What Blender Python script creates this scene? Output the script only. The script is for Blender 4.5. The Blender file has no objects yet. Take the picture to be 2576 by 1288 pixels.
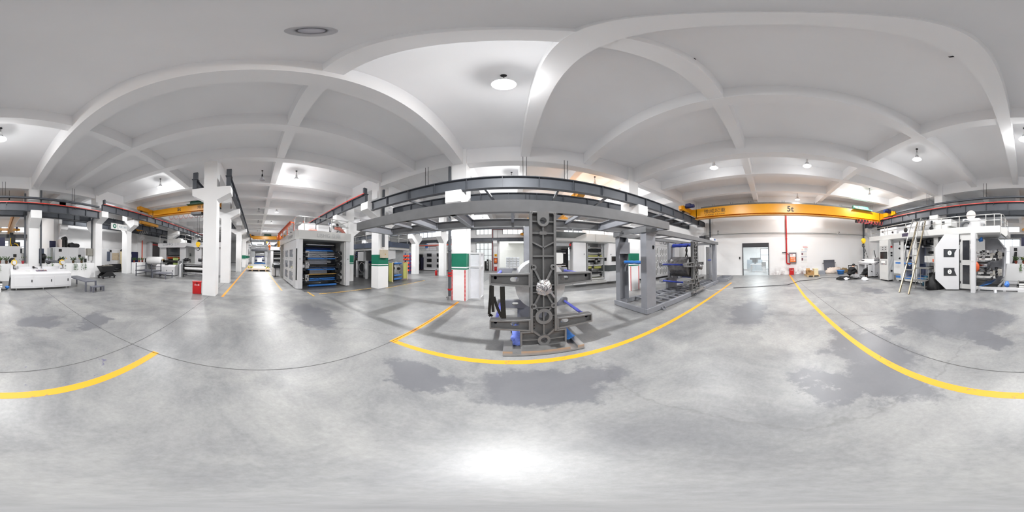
import bpy, bmesh, math, random
from mathutils import Vector, Matrix
from mathutils.geometry import tessellate_polygon
random.seed(7)
SC = bpy.context.scene
COL = SC.collection
PI = math.pi

# ---------------------------------------------------------------- materials
def lin(c):
    return tuple((x/255/12.92 if x/255 <= .04045 else ((x/255+.055)/1.055)**2.4) for x in c)
_M = {}
def mat(name, rgb=(200,200,200), rough=.5, metal=0., var=.06, scale=6., bump=0., emit=None, trans=0., alpha=1., spec=.5, coat=0., bscale=None):
    """A procedural paint / metal / plastic: base colour broken up by two noises."""
    if name in _M: return _M[name]
    m = bpy.data.materials.new(name); m.use_nodes = True
    nt = m.node_tree; n = nt.nodes; l = nt.links
    b = n['Principled BSDF']; c = lin(rgb)
    b.inputs['Roughness'].default_value = rough; b.inputs['Metallic'].default_value = metal
    b.inputs['Specular IOR Level'].default_value = spec
    if coat: b.inputs['Coat Weight'].default_value = coat
    if trans: b.inputs['Transmission Weight'].default_value = trans
    if alpha < 1: b.inputs['Alpha'].default_value = alpha
    b.inputs['Base Color'].default_value = (*c, 1)
    if var or bump:
        tc = n.new('ShaderNodeTexCoord'); nz = n.new('ShaderNodeTexNoise')
        nz.inputs['Scale'].default_value = scale; nz.inputs['Detail'].default_value = 5
        l.new(tc.outputs['Object'], nz.inputs['Vector'])
        if var:
            r = n.new('ShaderNodeValToRGB'); r.color_ramp.elements[0].position = .3; r.color_ramp.elements[1].position = .7
            r.color_ramp.elements[0].color = (*[x*(1-var) for x in c], 1)
            r.color_ramp.elements[1].color = (*[min(1, x*(1+var)) for x in c], 1)
            l.new(nz.outputs['Fac'], r.inputs['Fac']); l.new(r.outputs['Color'], b.inputs['Base Color'])
        if bump:
            bp = n.new('ShaderNodeBump'); bp.inputs['Strength'].default_value = bump; bp.inputs['Distance'].default_value = .01
            if bscale:
                nz2 = n.new('ShaderNodeTexNoise'); nz2.inputs['Scale'].default_value = bscale; nz2.inputs['Detail'].default_value = 4
                l.new(tc.outputs['Object'], nz2.inputs['Vector']); l.new(nz2.outputs['Fac'], bp.inputs['Height'])
            else: l.new(nz.outputs['Fac'], bp.inputs['Height'])
            l.new(bp.outputs['Normal'], b.inputs['Normal'])
    if emit:
        b.inputs['Emission Color'].default_value = (*lin(emit[:3]), 1); b.inputs['Emission Strength'].default_value = emit[3]
    _M[name] = m
    return m

# ---------------------------------------------------------------- mesh builder
class MB:
    def __init__(s): s.v=[]; s.f=[]; s.m=[]; s.s=[]
    def add(s, vs, fs, m=0, sm=False):
        b=len(s.v); s.v += [tuple(p) for p in vs]
        for f in fs: s.f.append([b+i for i in f]); s.m.append(m); s.s.append(sm)
        return s
    def box(s, x0,y0,z0,x1,y1,z1, m=0):
        if x0>x1: x0,x1=x1,x0
        if y0>y1: y0,y1=y1,y0
        if z0>z1: z0,z1=z1,z0
        e=.00012*(len(s.f)//6%11); e=min(e,(x1-x0)*.1,(y1-y0)*.1,(z1-z0)*.1); x0+=e;y0+=e;z0+=e;x1-=e;y1-=e;z1-=e   # keeps abutting boxes from sharing a plane
        vs=[(x0,y0,z0),(x1,y0,z0),(x1,y1,z0),(x0,y1,z0),(x0,y0,z1),(x1,y0,z1),(x1,y1,z1),(x0,y1,z1)]
        return s.add(vs,[(0,3,2,1),(4,5,6,7),(0,1,5,4),(1,2,6,5),(2,3,7,6),(3,0,4,7)],m)
    def obox(s, c, d, R, m=0):
        hx,hy,hz=d[0]/2,d[1]/2,d[2]/2; c=Vector(c)
        vs=[c+R@Vector(p) for p in [(-hx,-hy,-hz),(hx,-hy,-hz),(hx,hy,-hz),(-hx,hy,-hz),(-hx,-hy,hz),(hx,-hy,hz),(hx,hy,hz),(-hx,hy,hz)]]
        return s.add(vs,[(0,3,2,1),(4,5,6,7),(0,1,5,4),(1,2,6,5),(2,3,7,6),(3,0,4,7)],m)
    def bar(s, p0, p1, w, h, m=0, up=(0,0,1)):
        p0,p1=Vector(p0),Vector(p1); d=(p1-p0); L=d.length; d.normalize(); u=Vector(up)
        if abs(d.dot(u))>.98: u=Vector((0,1,0))
        a=d.cross(u).normalized(); b=a.cross(d).normalized()
        R=Matrix((d,a,b)).transposed()
        return s.obox((p0+p1)/2,(L,w,h),R,m)
    def cyl(s, p0, p1, r0, r1=None, n=16, m=0, caps=True, mc=None):
        p0,p1=Vector(p0),Vector(p1); r1=r0 if r1 is None else r1
        d=(p1-p0).normalized(); u=Vector((0,0,1)) if abs(d.z)<.9 else Vector((1,0,0))
        a=d.cross(u).normalized(); b=d.cross(a).normalized()
        c=[(math.cos(2*PI*i/n),math.sin(2*PI*i/n)) for i in range(n)]
        r0v=[p0+a*x*r0+b*y*r0 for x,y in c]; r1v=[p1+a*x*r1+b*y*r1 for x,y in c]
        s.add(r0v+r1v,[(i,(i+1)%n,n+(i+1)%n,n+i) for i in range(n)],m,True)
        if caps:
            mc=m if mc is None else mc
            if r0>0: s.add(r0v,[tuple(range(n))[::-1]],mc)
            if r1>0: s.add(r1v,[tuple(range(n))],mc)
        return s
    def tube(s, pts, r, n=8, m=0):
        pts=[Vector(p) for p in pts]; N=len(pts); rings=[]; u=None
        for i,p in enumerate(pts):
            d=(pts[min(i+1,N-1)]-pts[max(i-1,0)]).normalized()
            if u is None: u=Vector((0,0,1)) if abs(d.z)<.9 else Vector((1,0,0))
            a=d.cross(u); a=a.normalized() if a.length>1e-6 else Vector((1,0,0)); b=a.cross(d).normalized(); u=b
            rr=r(i/(N-1)) if callable(r) else r
            rings.append([p+a*math.cos(2*PI*k/n)*rr+b*math.sin(2*PI*k/n)*rr for k in range(n)])
        vs=[q for R in rings for q in R]
        fs=[(i*n+k,i*n+(k+1)%n,(i+1)*n+(k+1)%n,(i+1)*n+k) for i in range(N-1) for k in range(n)]
        s.add(vs,fs,m,True); s.add(rings[0],[tuple(range(n))],m); s.add(rings[-1],[tuple(range(n))[::-1]],m)
        return s
    def prism(s, outer, axis, a, b, m=0, holes=()):
        """2-D outline (with optional holes) extruded along an axis from a to b."""
        def P(p,t):
            return (t,p[0],p[1]) if axis=='x' else ((p[0],t,p[1]) if axis=='y' else (p[0],p[1],t))
        loops=[list(outer)]+[list(h) for h in holes]
        tri=tessellate_polygon([[Vector((p[0],p[1],0)) for p in L] for L in loops])
        flat=[p for L in loops for p in L]
        s.add([P(p,a) for p in flat],[tuple(t) for t in tri],m); s.add([P(p,b) for p in flat],[tuple(t)[::-1] for t in tri],m)
        for L in loops:
            n=len(L)
            s.add([P(p,a) for p in L]+[P(p,b) for p in L],[(i,(i+1)%n,n+(i+1)%n,n+i) for i in range(n)],m)
        return s
    def lathe(s, prof, c, axis='z', n=24, m=0):
        c=Vector(c)
        def P(r,h,t):
            x,y=r*math.cos(t),r*math.sin(t)
            return c+(Vector((x,y,h)) if axis=='z' else (Vector((h,x,y)) if axis=='x' else Vector((x,h,y))))
        vs=[P(r,h,2*PI*k/n) for r,h in prof for k in range(n)]
        fs=[(i*n+k,i*n+(k+1)%n,(i+1)*n+(k+1)%n,(i+1)*n+k) for i in range(len(prof)-1) for k in range(n)]
        return s.add(vs,fs,m,True)
    def ball(s, c, r, sc=(1,1,1), n=12, m=0, k=8, jit=0., seed=0):
        rnd=random.Random(seed); c=Vector(c); vs=[]; fs=[]
        for i in range(k+1):
            for j in range(n):
                t=PI*i/k; p=2*PI*j/n; q=1+jit*(rnd.random()-.5)*(1 if 0<i<k else 0)
                vs.append(c+Vector((r*q*sc[0]*math.sin(t)*math.cos(p),r*q*sc[1]*math.sin(t)*math.sin(p),r*q*sc[2]*math.cos(t))))
        for i in range(k):
            for j in range(n): fs.append((i*n+j,(i+1)*n+j,(i+1)*n+(j+1)%n,i*n+(j+1)%n))
        return s.add(vs,fs,m,True)
    def ibeam(s, p0, p1, h, w, t=.02, m=0):
        """I-section from p0 to p1 (points at section centre)."""
        p0,p1=Vector(p0),Vector(p1)
        s.bar(p0,p1,t,h-2*t,m); z=Vector((0,0,(h-t)/2))
        s.bar(p0+z,p1+z,w,t,m); s.bar(p0-z,p1-z,w,t,m)
        return s
def oct_(cx,cz,rx,rz,n=20):
    return [(cx+rx*math.cos(2*PI*i/n),cz+rz*math.sin(2*PI*i/n)) for i in range(n)]
def slot(cx,cz,w,h,n=6):
    r=h/2; a=[]
    for i in range(n+1): t=-PI/2+PI*i/n; a.append((cx+w/2-r+r*math.cos(t),cz+r*math.sin(t)))
    for i in range(n+1): t=PI/2+PI*i/n; a.append((cx-w/2+r+r*math.cos(t),cz+r*math.sin(t)))
    return a
def rect(x0,z0,x1,z1): return [(x0,z0),(x1,z0),(x1,z1),(x0,z1)]

# ---------------------------------------------------------------- objects
_loc = {}
SPLIT={k:k for k in ('end_collar','post_arm','core_chuck','guard_post','cross_shelf','top_knob','rear_post','castor','side_frame','square_block')}
SPLIT.update(flaps='flap',end_pins='end_pin',feet='foot',castors='castor',hinges='hinge',suspension_rods='suspension_rod',treads='tread',feet_posts='foot_post',bearers='bearer',chuck_pair='chuck',legs_frame='leg',stringers='stringer',stand_legs='leg',stiffener_plates='stiffener_plate',rail_bracket='rail_bracket')
def islands(mb):
    """Splits a builder into its separate touching pieces, one builder each."""
    par={}
    def find(a):
        while par[a]!=a: par[a]=par[par[a]]; a=par[a]
        return a
    key=[tuple(round(c,4) for c in v) for v in mb.v]
    for k in key: par.setdefault(k,k)
    for f in mb.f:
        a=find(key[f[0]])
        for i in f[1:]: par[find(key[i])]=a
    out={}
    for f,m,s in zip(mb.f,mb.m,mb.s): out.setdefault(find(key[f[0]]),[]).append((f,m,s))
    res=[]
    for fs in out.values():
        q=MB(); mp={}
        for f,m,s in fs:
            for i in f:
                if i not in mp: mp[i]=len(q.v); q.v.append(mb.v[i])
            q.f.append([mp[i] for i in f]); q.m.append(m); q.s.append(s)
        res.append(q)
    return res
def _off(parent):
    while parent is not None and parent.parent is not None: parent=parent.parent
    return Vector(_loc.get(parent.name,(0,0,0))) if parent is not None else Vector((0,0,0))
def obj(name, mb, mats, parent=None, bev=0., loc=None):
    """Links the builder as ONE mesh object; coordinates are world (or about loc)."""
    if name in SPLIT and parent is not None:
        ps=islands(mb)
        if len(ps)>1: return [obj_(SPLIT[name],p,mats,parent,bev) for p in ps][0]
        name=SPLIT[name]
    return obj_(name,mb,mats,parent,bev,loc)
def obj_(name, mb, mats, parent=None, bev=0., loc=None):
    me=bpy.data.meshes.new(name)
    o_=Vector(loc) if (loc is not None and parent is None) else _off(parent)
    me.from_pydata([(v[0]-o_.x,v[1]-o_.y,v[2]-o_.z) for v in mb.v],[],mb.f)
    mats=mats if isinstance(mats,(list,tuple)) else [mats]
    for m in mats: me.materials.append(m)
    me.polygons.foreach_set('material_index',mb.m); me.polygons.foreach_set('use_smooth',mb.s); me.update()
    o=bpy.data.objects.new(name,me); COL.objects.link(o)
    if parent is not None: o.parent=parent
    elif loc is not None: o.location=loc; _loc[o.name]=tuple(loc)
    if bev:
        bm=bmesh.new(); bm.from_mesh(me); bmesh.ops.recalc_face_normals(bm,faces=bm.faces); bm.to_mesh(me); bm.free()
        d=o.modifiers.new('bevel','BEVEL'); d.width=bev; d.segments=2; d.limit_method='ANGLE'; d.angle_limit=.9
    else:
        bm=bmesh.new(); bm.from_mesh(me); bmesh.ops.recalc_face_normals(bm,faces=bm.faces); bm.to_mesh(me); bm.free()
    return o
def tag(o, label, cat, group=None, kind=None):
    o['label']=label; o['category']=cat
    if group: o['group']=group
    if kind: o['kind']=kind
    return o
def thing(name, label, cat, loc, group=None):
    o=bpy.data.objects.new(name,None); COL.objects.link(o); o.empty_display_size=.2
    o.location=loc; _loc[o.name]=tuple(loc); tag(o,label,cat,group)
    return o
def struct(name, mb, mats, **k):
    o=obj(name,mb,mats,**k); o['kind']='structure'; return o
def dup(root, loc, label=None, rotz=None, group=None, scale=None):
    """A copy of a thing with copies of its parts and sub-parts."""
    r=root.copy(); COL.objects.link(r); r.location=loc; _loc[r.name]=tuple(loc)
    if rotz is not None: r.rotation_euler=(0,0,rotz)
    if scale is not None: r.scale=scale
    if label: r['label']=label
    if group: r['group']=group
    for ch in list(root.children):
        c=ch.copy(); COL.objects.link(c); c.parent=r
        for g in list(ch.children):
            d=g.copy(); COL.objects.link(d); d.parent=c
    return r
def text_mb(s, size, origin, xdir, zdir, m=0, align='CENTER', out=.004, bold=0., mb=None, fit=None):
    """Raised lettering: text outlines laid along xdir/zdir at origin, as mesh."""
    cu=bpy.data.curves.new('lettering','FONT'); cu.body=s; cu.size=size; cu.align_x=align; cu.align_y='CENTER'
    cu.extrude=0; cu.offset=bold; cu.resolution_u=2
    to=bpy.data.objects.new('lettering',cu); COL.objects.link(to)
    dg=bpy.context.evaluated_depsgraph_get(); me=bpy.data.meshes.new_from_object(to.evaluated_get(dg))
    x=Vector(xdir).normalized(); z=Vector(zdir).normalized(); n=x.cross(z)
    mb=mb or MB(); k=1.
    if fit and len(me.vertices):
        w=max(v.co.x for v in me.vertices)-min(v.co.x for v in me.vertices); k=fit/max(w,1e-6)
    o=Vector(origin)
    mb.add([o+x*v.co.x*k+z*v.co.y+n*out for v in me.vertices],[tuple(p.vertices) for p in me.polygons],m)
    bpy.data.objects.remove(to); bpy.data.curves.remove(cu); bpy.data.meshes.remove(me)
    return mb
# ---------------------------------------------------------------- shared materials
PAINT=mat('wall_paint',(243,243,243),.75,var=.02,scale=1.2,bump=.05)
CEILP=mat('ceiling_paint',(243,243,244),.85,var=.02,scale=.8,bump=.06)
GREEN=mat('green_band_paint',(20,118,92),.55,var=.05)
REDP=mat('red_stripe_paint',(205,35,38),.5,var=.05)
WHITEM=mat('white_machine_enamel',(214,214,216),.32,var=.012,scale=3)
LGREY=mat('light_grey_enamel',(205,205,203),.38,var=.015,scale=3)
STEEL=mat('grey_primer_steel',(116,117,119),.5,.15,var=.07,scale=5,bump=.03)
STEELB=mat('blue_grey_primer_steel',(138,140,146),.48,.15,var=.06,scale=4,bump=.03)
CASTM=mat('cast_iron_grey_paint',(122,122,122),.55,.1,var=.05,scale=14,bump=.1,bscale=60)
CASTD=mat('cast_iron_darker_grey',(106,106,106),.6,.1,var=.06,scale=14,bump=.1,bscale=60)  # same casting grey, darker on the recessed faces
RAILM=mat('runway_steel_paint',(84,88,95),.5,.1,var=.07,scale=3)
CRANEY=mat('crane_yellow_enamel',(214,146,12),.35,var=.03,scale=2)
CHROME=mat('polished_metal',(205,205,208),.18,1.,var=.02)
INOX=mat('stainless_tube',(184,184,182),.3,.8,var=.05)
ALU=mat('machined_aluminium',(178,178,178),.35,.85,var=.06)
BLACK=mat('black_plastic',(26,26,28),.45,var=.1)
RUBBER=mat('black_rubber',(18,18,19),.7,var=.1)
DARK=mat('dark_mechanism_metal',(46,47,50),.4,.5,var=.25,scale=20)
BLUEF=mat('blue_protective_film',(52,118,196),.28,var=.1,scale=8,bump=.15)
BLUEW=mat('blue_wrapped_roller',(36,56,150),.3,var=.15,scale=14,bump=.25)
BLUEP=mat('violet_blue_wrap',(104,112,220),.3,var=.12,scale=12,bump=.2)
NAVY=mat('navy_roller_rubber',(22,34,84),.4,var=.1)
RED=mat('red_enamel',(190,22,26),.4,var=.05)
ORANGE=mat('orange_enamel',(214,92,48),.4,var=.06)
GLASSD=mat('dark_viewing_glass',(52,54,58),.08,var=.1,spec=.7)
FRAMEK=mat('dark_window_frame',(44,44,48),.4,var=.05)
GALV=mat('galvanised_tray',(150,152,150),.4,.5,var=.08)
PIPEG=mat('grey_downpipe',(82,86,92),.45,var=.05)
WOOD=mat('raw_pallet_wood',(196,172,134),.75,var=.15,scale=12,bump=.15)
CARD=mat('brown_cardboard',(168,132,86),.85,var=.1,scale=9)
CREAM=mat('cream_carton',(222,208,172),.8,var=.05)
PAPER=mat('white_paper',(240,240,238),.7,var=.01)
INKK=mat('black_lettering',(22,22,24),.5,var=0)
INKG=mat('grey_lettering',(170,172,174),.45,var=0)
INKR=mat('red_lettering',(200,30,36),.5,var=0)
INKB=mat('blue_lettering',(40,90,150),.5,var=0)
INKW=mat('white_lettering',(245,245,245),.5,var=0)
YELLOWP=mat('yellow_enamel',(236,190,30),.4,var=.05)
OLIVE=mat('tinted_acrylic_guard',(196,196,110),.2,var=.03)
TEAL=mat('teal_motor_paint',(88,150,128),.4,var=.08)
DGREEN=mat('dark_green_motor_paint',(28,84,66),.4,var=.08)
BENCH=mat('slate_bench_steel',(74,76,84),.45,var=.06)
CLOTHK=mat('black_work_cloth',(22,22,25),.9,var=.25,scale=30,bump=.3)
SKIN=mat('skin',(208,164,140),.55,var=.04)
HAIR=mat('black_hair',(18,16,16),.6,var=.2,scale=60)
TERRA=mat('terracotta_pot',(150,70,52),.7,var=.08)
BROWNPOT=mat('brown_plastic_pot',(112,84,62),.6,var=.08)
LEAF=mat('green_leaf',(78,112,48),.55,var=.25,scale=25)
LEAFD=mat('dark_green_leaf',(52,84,40),.55,var=.25,scale=25)
FILM=mat('clear_wrap_film',(214,216,218),.14,var=.12,scale=9,bump=.6,bscale=16,spec=.8)
FILMD=mat('grey_wrapped_film',(82,80,80),.33,var=.55,scale=7,bump=.8,bscale=12,spec=.8)
PEARL=mat('milky_wrap_film',(226,227,232),.25,var=.04,scale=5,bump=.3,bscale=9)
ROLLW=mat('white_film_roll',(240,240,240),.45,var=.01)
LAMPON=mat('lit_lamp_lens',(255,255,255),.3,var=0,emit=(255,253,248,30))
LAMPOFF=mat('unlit_lamp_lens',(214,214,222),.35,var=.03)
SHADE=mat('lamp_reflector',(222,222,224),.22,.6,var=.03)
SHADEG=mat('grey_lamp_shade',(206,206,210),.4,.1,var=.03)
BLUESHELF=mat('blue_rack_steel',(46,66,150),.45,var=.05)
REDBIN=mat('orange_red_bin',(214,72,40),.5,var=.05)
NAVYC=mat('navy_cabinet',(28,30,72),.4,var=.05)
OUTW=mat('white_outside_render',(242,240,234),.8,var=.02)  # plain white render, one even colour
TANM=mat('tan_metal_box',(196,184,164),.45,var=.05)
SCREEN=mat('dark_screen',(22,26,26),.12,var=.05,spec=.6)
GOLD=mat('brass_tube',(196,160,96),.35,.7,var=.08)

def glass_mat(name, tint, rough=.02, mixf=.12):
    """A thin pane: mostly see-through, with a glossy share."""
    m=bpy.data.materials.new(name); m.use_nodes=True; nt=m.node_tree; n=nt.nodes; l=nt.links
    n.remove(n['Principled BSDF'])
    t=n.new('ShaderNodeBsdfTransparent'); t.inputs['Color'].default_value=(*lin(tint),1)
    g=n.new('ShaderNodeBsdfGlossy'); g.inputs['Roughness'].default_value=rough
    d=n.new('ShaderNodeBsdfDiffuse'); d.inputs['Color'].default_value=(*lin(tint),1)
    nz=n.new('ShaderNodeTexNoise'); nz.inputs['Scale'].default_value=1.5
    mp=n.new('ShaderNodeMapRange'); mp.inputs['To Min'].default_value=mixf*.7; mp.inputs['To Max'].default_value=mixf*1.3
    a=n.new('ShaderNodeMixShader'); b=n.new('ShaderNodeMixShader'); a.inputs['Fac'].default_value=.5
    l.new(g.outputs[0],a.inputs[1]); l.new(d.outputs[0],a.inputs[2])
    l.new(nz.outputs['Fac'],mp.inputs['Value']); l.new(mp.outputs['Result'],b.inputs['Fac'])
    l.new(t.outputs[0],b.inputs[1]); l.new(a.outputs[0],b.inputs[2]); l.new(b.outputs[0],n['Material Output'].inputs['Surface'])
    return m
PANE=glass_mat('window_pane',(248,250,252),.02,.08)
DOORGL=glass_mat('frosted_door_glass',(246,250,251),.1,.3)

# concrete floor with darker damp patches, scuffs and drips that have their own places
def floor_mat(name='polished_concrete',dark=None):
    m=bpy.data.materials.new(name); m.use_nodes=True; nt=m.node_tree; n=nt.nodes; l=nt.links
    b=n['Principled BSDF']; tc=n.new('ShaderNodeTexCoord')
    def noise(sc,det=6,rough=.6,dist=0):
        z=n.new('ShaderNodeTexNoise'); z.inputs['Scale'].default_value=sc; z.inputs['Detail'].default_value=det; z.inputs['Roughness'].default_value=rough; z.inputs['Distortion'].default_value=dist
        l.new(tc.outputs['Object'],z.inputs['Vector']); return z
    def ramp(src,p0,c0,p1,c1):
        r=n.new('ShaderNodeValToRGB'); r.color_ramp.elements[0].position=p0; r.color_ramp.elements[0].color=(*c0,1); r.color_ramp.elements[1].position=p1; r.color_ramp.elements[1].color=(*c1,1)
        l.new(src,r.inputs['Fac']); return r
    def mix(fac,a,bb,mode='MIX'):
        x=n.new('ShaderNodeMix'); x.data_type='RGBA'; x.blend_type=mode
        if isinstance(fac,float): x.inputs[0].default_value=fac
        else: l.new(fac,x.inputs[0])
        for i,v in ((6,a),(7,bb)):
            if isinstance(v,tuple): x.inputs[i].default_value=(*v,1)
            else: l.new(v,x.inputs[i])
        return x.outputs[2]
    big=ramp(noise(.55,8,.7,.6).outputs['Fac'],.36,lin((117,118,120)),.64,lin((151,151,150)))
    med=ramp(noise(2.1,7,.68,.4).outputs['Fac'],.36,(.89,.89,.9),.62,(1.05,1.05,1.04))
    fine=ramp(noise(26,6,.7).outputs['Fac'],.3,(.86,.86,.86),.72,(1.08,1.08,1.08))
    c=mix(1.,big.outputs['Color'],fine.outputs['Color'],'MULTIPLY'); c=mix(1.,c,med.outputs['Color'],'MULTIPLY')
    blot=ramp(noise(1.5,8,.7,1.).outputs['Fac'],.57,(0,0,0),.68,(1,1,1))
    sc=n.new('ShaderNodeMath'); sc.operation='MULTIPLY'; sc.inputs[1].default_value=.34; l.new(blot.outputs['Color'],sc.inputs[0])
    c=mix(sc.outputs[0],c,lin((104,106,108)))
    # spreading damp patches
    dn=noise(2.2,5,.7); sepn=n.new('ShaderNodeVectorMath'); sepn.operation='MULTIPLY_ADD'
    l.new(dn.outputs['Color'],sepn.inputs[0]); sepn.inputs[1].default_value=(1.2,1.2,0); l.new(tc.outputs['Object'],sepn.inputs[2])
    patches=[(2.05,-1.4,.95,.5,0),(1.25,-1.0,.55,.35,.3),(1.75,-3.2,1.35,.75,.2),(.9,-3.9,.8,.55,-.2),(1.5,-.5,.4,.25,.5),(2.3,-2.2,.28,.2,0),(.6,-2.7,.5,.3,0),(4.4,.55,1.1,.5,0),(-.9,-3.6,.5,.4,0),(-2.0,-3.1,.7,.25,.6),(-1.0,1.6,.6,.25,0),(.4,1.6,.8,.35,0),(-4.2,1.5,1.2,.5,0),(5.6,-4.2,.9,.3,0)]
    acc=None
    for (x,y,rx,ry,rot) in patches:
        mp=n.new('ShaderNodeMapping'); mp.vector_type='TEXTURE'; mp.inputs['Location'].default_value=(x+.6,y+.6,0); mp.inputs['Rotation'].default_value=(0,0,rot); mp.inputs['Scale'].default_value=(rx,ry,1e3)
        l.new(sepn.outputs[0],mp.inputs['Vector'])
        ln=n.new('ShaderNodeVectorMath'); ln.operation='LENGTH'; l.new(mp.outputs[0],ln.inputs[0])
        mr=n.new('ShaderNodeMapRange'); mr.inputs['From Min'].default_value=1.12; mr.inputs['From Max'].default_value=.8; l.new(ln.outputs['Value'],mr.inputs['Value'])
        if acc is None: acc=mr.outputs[0]
        else:
            q=n.new('ShaderNodeMath'); q.operation='MAXIMUM'; l.new(acc,q.inputs[0]); l.new(mr.outputs[0],q.inputs[1]); acc=q.outputs[0]
    q=n.new('ShaderNodeMath'); q.operation='MULTIPLY'; q.inputs[1].default_value=.85; l.new(acc,q.inputs[0])
    c=mix(q.outputs[0],c,lin((98,99,104)))
    # violet ink drips
    pn=ramp(noise(5.5,6,.75,.6).outputs['Fac'],.62,(0,0,0),.65,(1,1,1))
    mp=n.new('ShaderNodeMapping'); mp.vector_type='TEXTURE'; mp.inputs['Location'].default_value=(-1.0,-1.75,0); mp.inputs['Scale'].default_value=(1.1,.5,1e3); l.new(tc.outputs['Object'],mp.inputs['Vector'])
    ln=n.new('ShaderNodeVectorMath'); ln.operation='LENGTH'; l.new(mp.outputs[0],ln.inputs[0])
    mr=n.new('ShaderNodeMapRange'); mr.inputs['From Min'].default_value=1.; mr.inputs['From Max'].default_value=.8; mr.inputs['To Max'].default_value=.8; l.new(ln.outputs['Value'],mr.inputs['Value'])
    q=n.new('ShaderNodeMath'); q.operation='MULTIPLY'; l.new(mr.outputs[0],q.inputs[0]); l.new(pn.outputs['Color'],q.inputs[1])
    c=mix(q.outputs[0],c,lin((92,88,120)))
    # hairline cracks
    vo=n.new('ShaderNodeTexVoronoi'); vo.feature='DISTANCE_TO_EDGE'; vo.inputs['Scale'].default_value=.16
    wn=noise(.8,5,.7); wv=n.new('ShaderNodeVectorMath'); wv.operation='MULTIPLY_ADD'; l.new(wn.outputs['Color'],wv.inputs[0]); wv.inputs[1].default_value=(.8,.8,0); l.new(tc.outputs['Object'],wv.inputs[2]); l.new(wv.outputs[0],vo.inputs['Vector'])
    cr=ramp(vo.outputs['Distance'],.0,(1,1,1),.0012,(0,0,0)); q=n.new('ShaderNodeMath'); q.operation='MULTIPLY'; q.inputs[1].default_value=.3; l.new(cr.outputs['Color'],q.inputs[0])
    c=mix(q.outputs[0],c,lin((90,90,90)))
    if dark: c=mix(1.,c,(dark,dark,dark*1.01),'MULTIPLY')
    l.new(c,b.inputs['Base Color'])
    rr=n.new('ShaderNodeMapRange'); rr.inputs['To Min'].default_value=.26; rr.inputs['To Max'].default_value=.5
    l.new(noise(.9,5,.6).outputs['Fac'],rr.inputs['Value']); l.new(rr.outputs[0],b.inputs['Roughness'])
    b.inputs['Specular IOR Level'].default_value=.5
    bp=n.new('ShaderNodeBump'); bp.inputs['Strength'].default_value=.04; bp.inputs['Distance'].default_value=.01
    l.new(noise(40,4,.6).outputs['Fac'],bp.inputs['Height']); l.new(bp.outputs['Normal'],b.inputs['Normal'])
    return m
FLOORM=floor_mat(); FLOORD=floor_mat('sealed_and_shaded_concrete',.5)
def worn_paint(name,rgb,wear):
    """Line paint scuffed away in places (see-through where gone)."""
    m=bpy.data.materials.new(name); m.use_nodes=True; nt=m.node_tree; n=nt.nodes; l=nt.links; b=n['Principled BSDF']
    b.inputs['Base Color'].default_value=(*lin(rgb),1); b.inputs['Roughness'].default_value=.5
    tc=n.new('ShaderNodeTexCoord'); z=n.new('ShaderNodeTexNoise'); z.inputs['Scale'].default_value=9; z.inputs['Detail'].default_value=9; z.inputs['Roughness'].default_value=.75
    l.new(tc.outputs['Object'],z.inputs['Vector'])
    r=n.new('ShaderNodeValToRGB'); r.color_ramp.elements[0].position=wear; r.color_ramp.elements[1].position=wear+.03
    l.new(z.outputs['Fac'],r.inputs['Fac']); l.new(r.outputs['Color'],b.inputs['Alpha'])
    return m
LINEY=worn_paint('worn_yellow_line_paint',(236,158,34),.36)
LINEF=worn_paint('faded_yellow_line_paint',(214,172,84),.44)
JOINT=mat('floor_saw_joint',(84,84,84),.8,var=.2,scale=20)
def stained_wall():
    """White wall with brown-red splashes low down."""
    m=bpy.data.materials.new('stained_white_wall'); m.use_nodes=True; nt=m.node_tree; n=nt.nodes; l=nt.links; b=n['Principled BSDF']
    b.inputs['Roughness'].default_value=.75
    g=n.new('ShaderNodeNewGeometry'); s=n.new('ShaderNodeSeparateXYZ'); l.new(g.outputs['Position'],s.inputs[0])
    z=n.new('ShaderNodeTexNoise'); z.inputs['Scale'].default_value=1.6; z.inputs['Detail'].default_value=8; z.inputs['Roughness'].default_value=.7; l.new(g.outputs['Position'],z.inputs['Vector'])
    a=n.new('ShaderNodeMapRange'); a.inputs['From Min'].default_value=.75; a.inputs['From Max'].default_value=.05; a.inputs['To Min'].default_value=0; a.inputs['To Max'].default_value=1.; l.new(s.outputs['Z'],a.inputs['Value'])
    c=n.new('ShaderNodeMapRange'); c.inputs['From Min'].default_value=.42; c.inputs['From Max'].default_value=.62; l.new(z.outputs['Fac'],c.inputs['Value'])
    q=n.new('ShaderNodeMath'); q.operation='MULTIPLY'; l.new(a.outputs[0],q.inputs[0]); l.new(c.outputs[0],q.inputs[1])
    ym=n.new('ShaderNodeMapRange'); ym.inputs['From Min'].default_value=1.9; ym.inputs['From Max'].default_value=1.2; yd=n.new('ShaderNodeMath'); yd.operation='ABSOLUTE'; ya=n.new('ShaderNodeMath'); ya.operation='ADD'; ya.inputs[1].default_value=1.9; l.new(s.outputs['Y'],ya.inputs[0]); l.new(ya.outputs[0],yd.inputs[0]); l.new(yd.outputs[0],ym.inputs['Value']); q2=n.new('ShaderNodeMath'); q2.operation='MULTIPLY'; l.new(q.outputs[0],q2.inputs[0]); l.new(ym.outputs[0],q2.inputs[1]); q=q2
    mx=n.new('ShaderNodeMix'); mx.data_type='RGBA'; l.new(q.outputs[0],mx.inputs[0]); mx.inputs[6].default_value=(*lin((243,243,243)),1); mx.inputs[7].default_value=(*lin((128,100,96)),1)
    l.new(mx.outputs[2],b.inputs['Base Color'])
    return m
STAINW=stained_wall()
# ================================================================ the setting
ZC=6.4
X0,X1,Y0,Y1=-46.,13.1,-22.6,21.8
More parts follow.
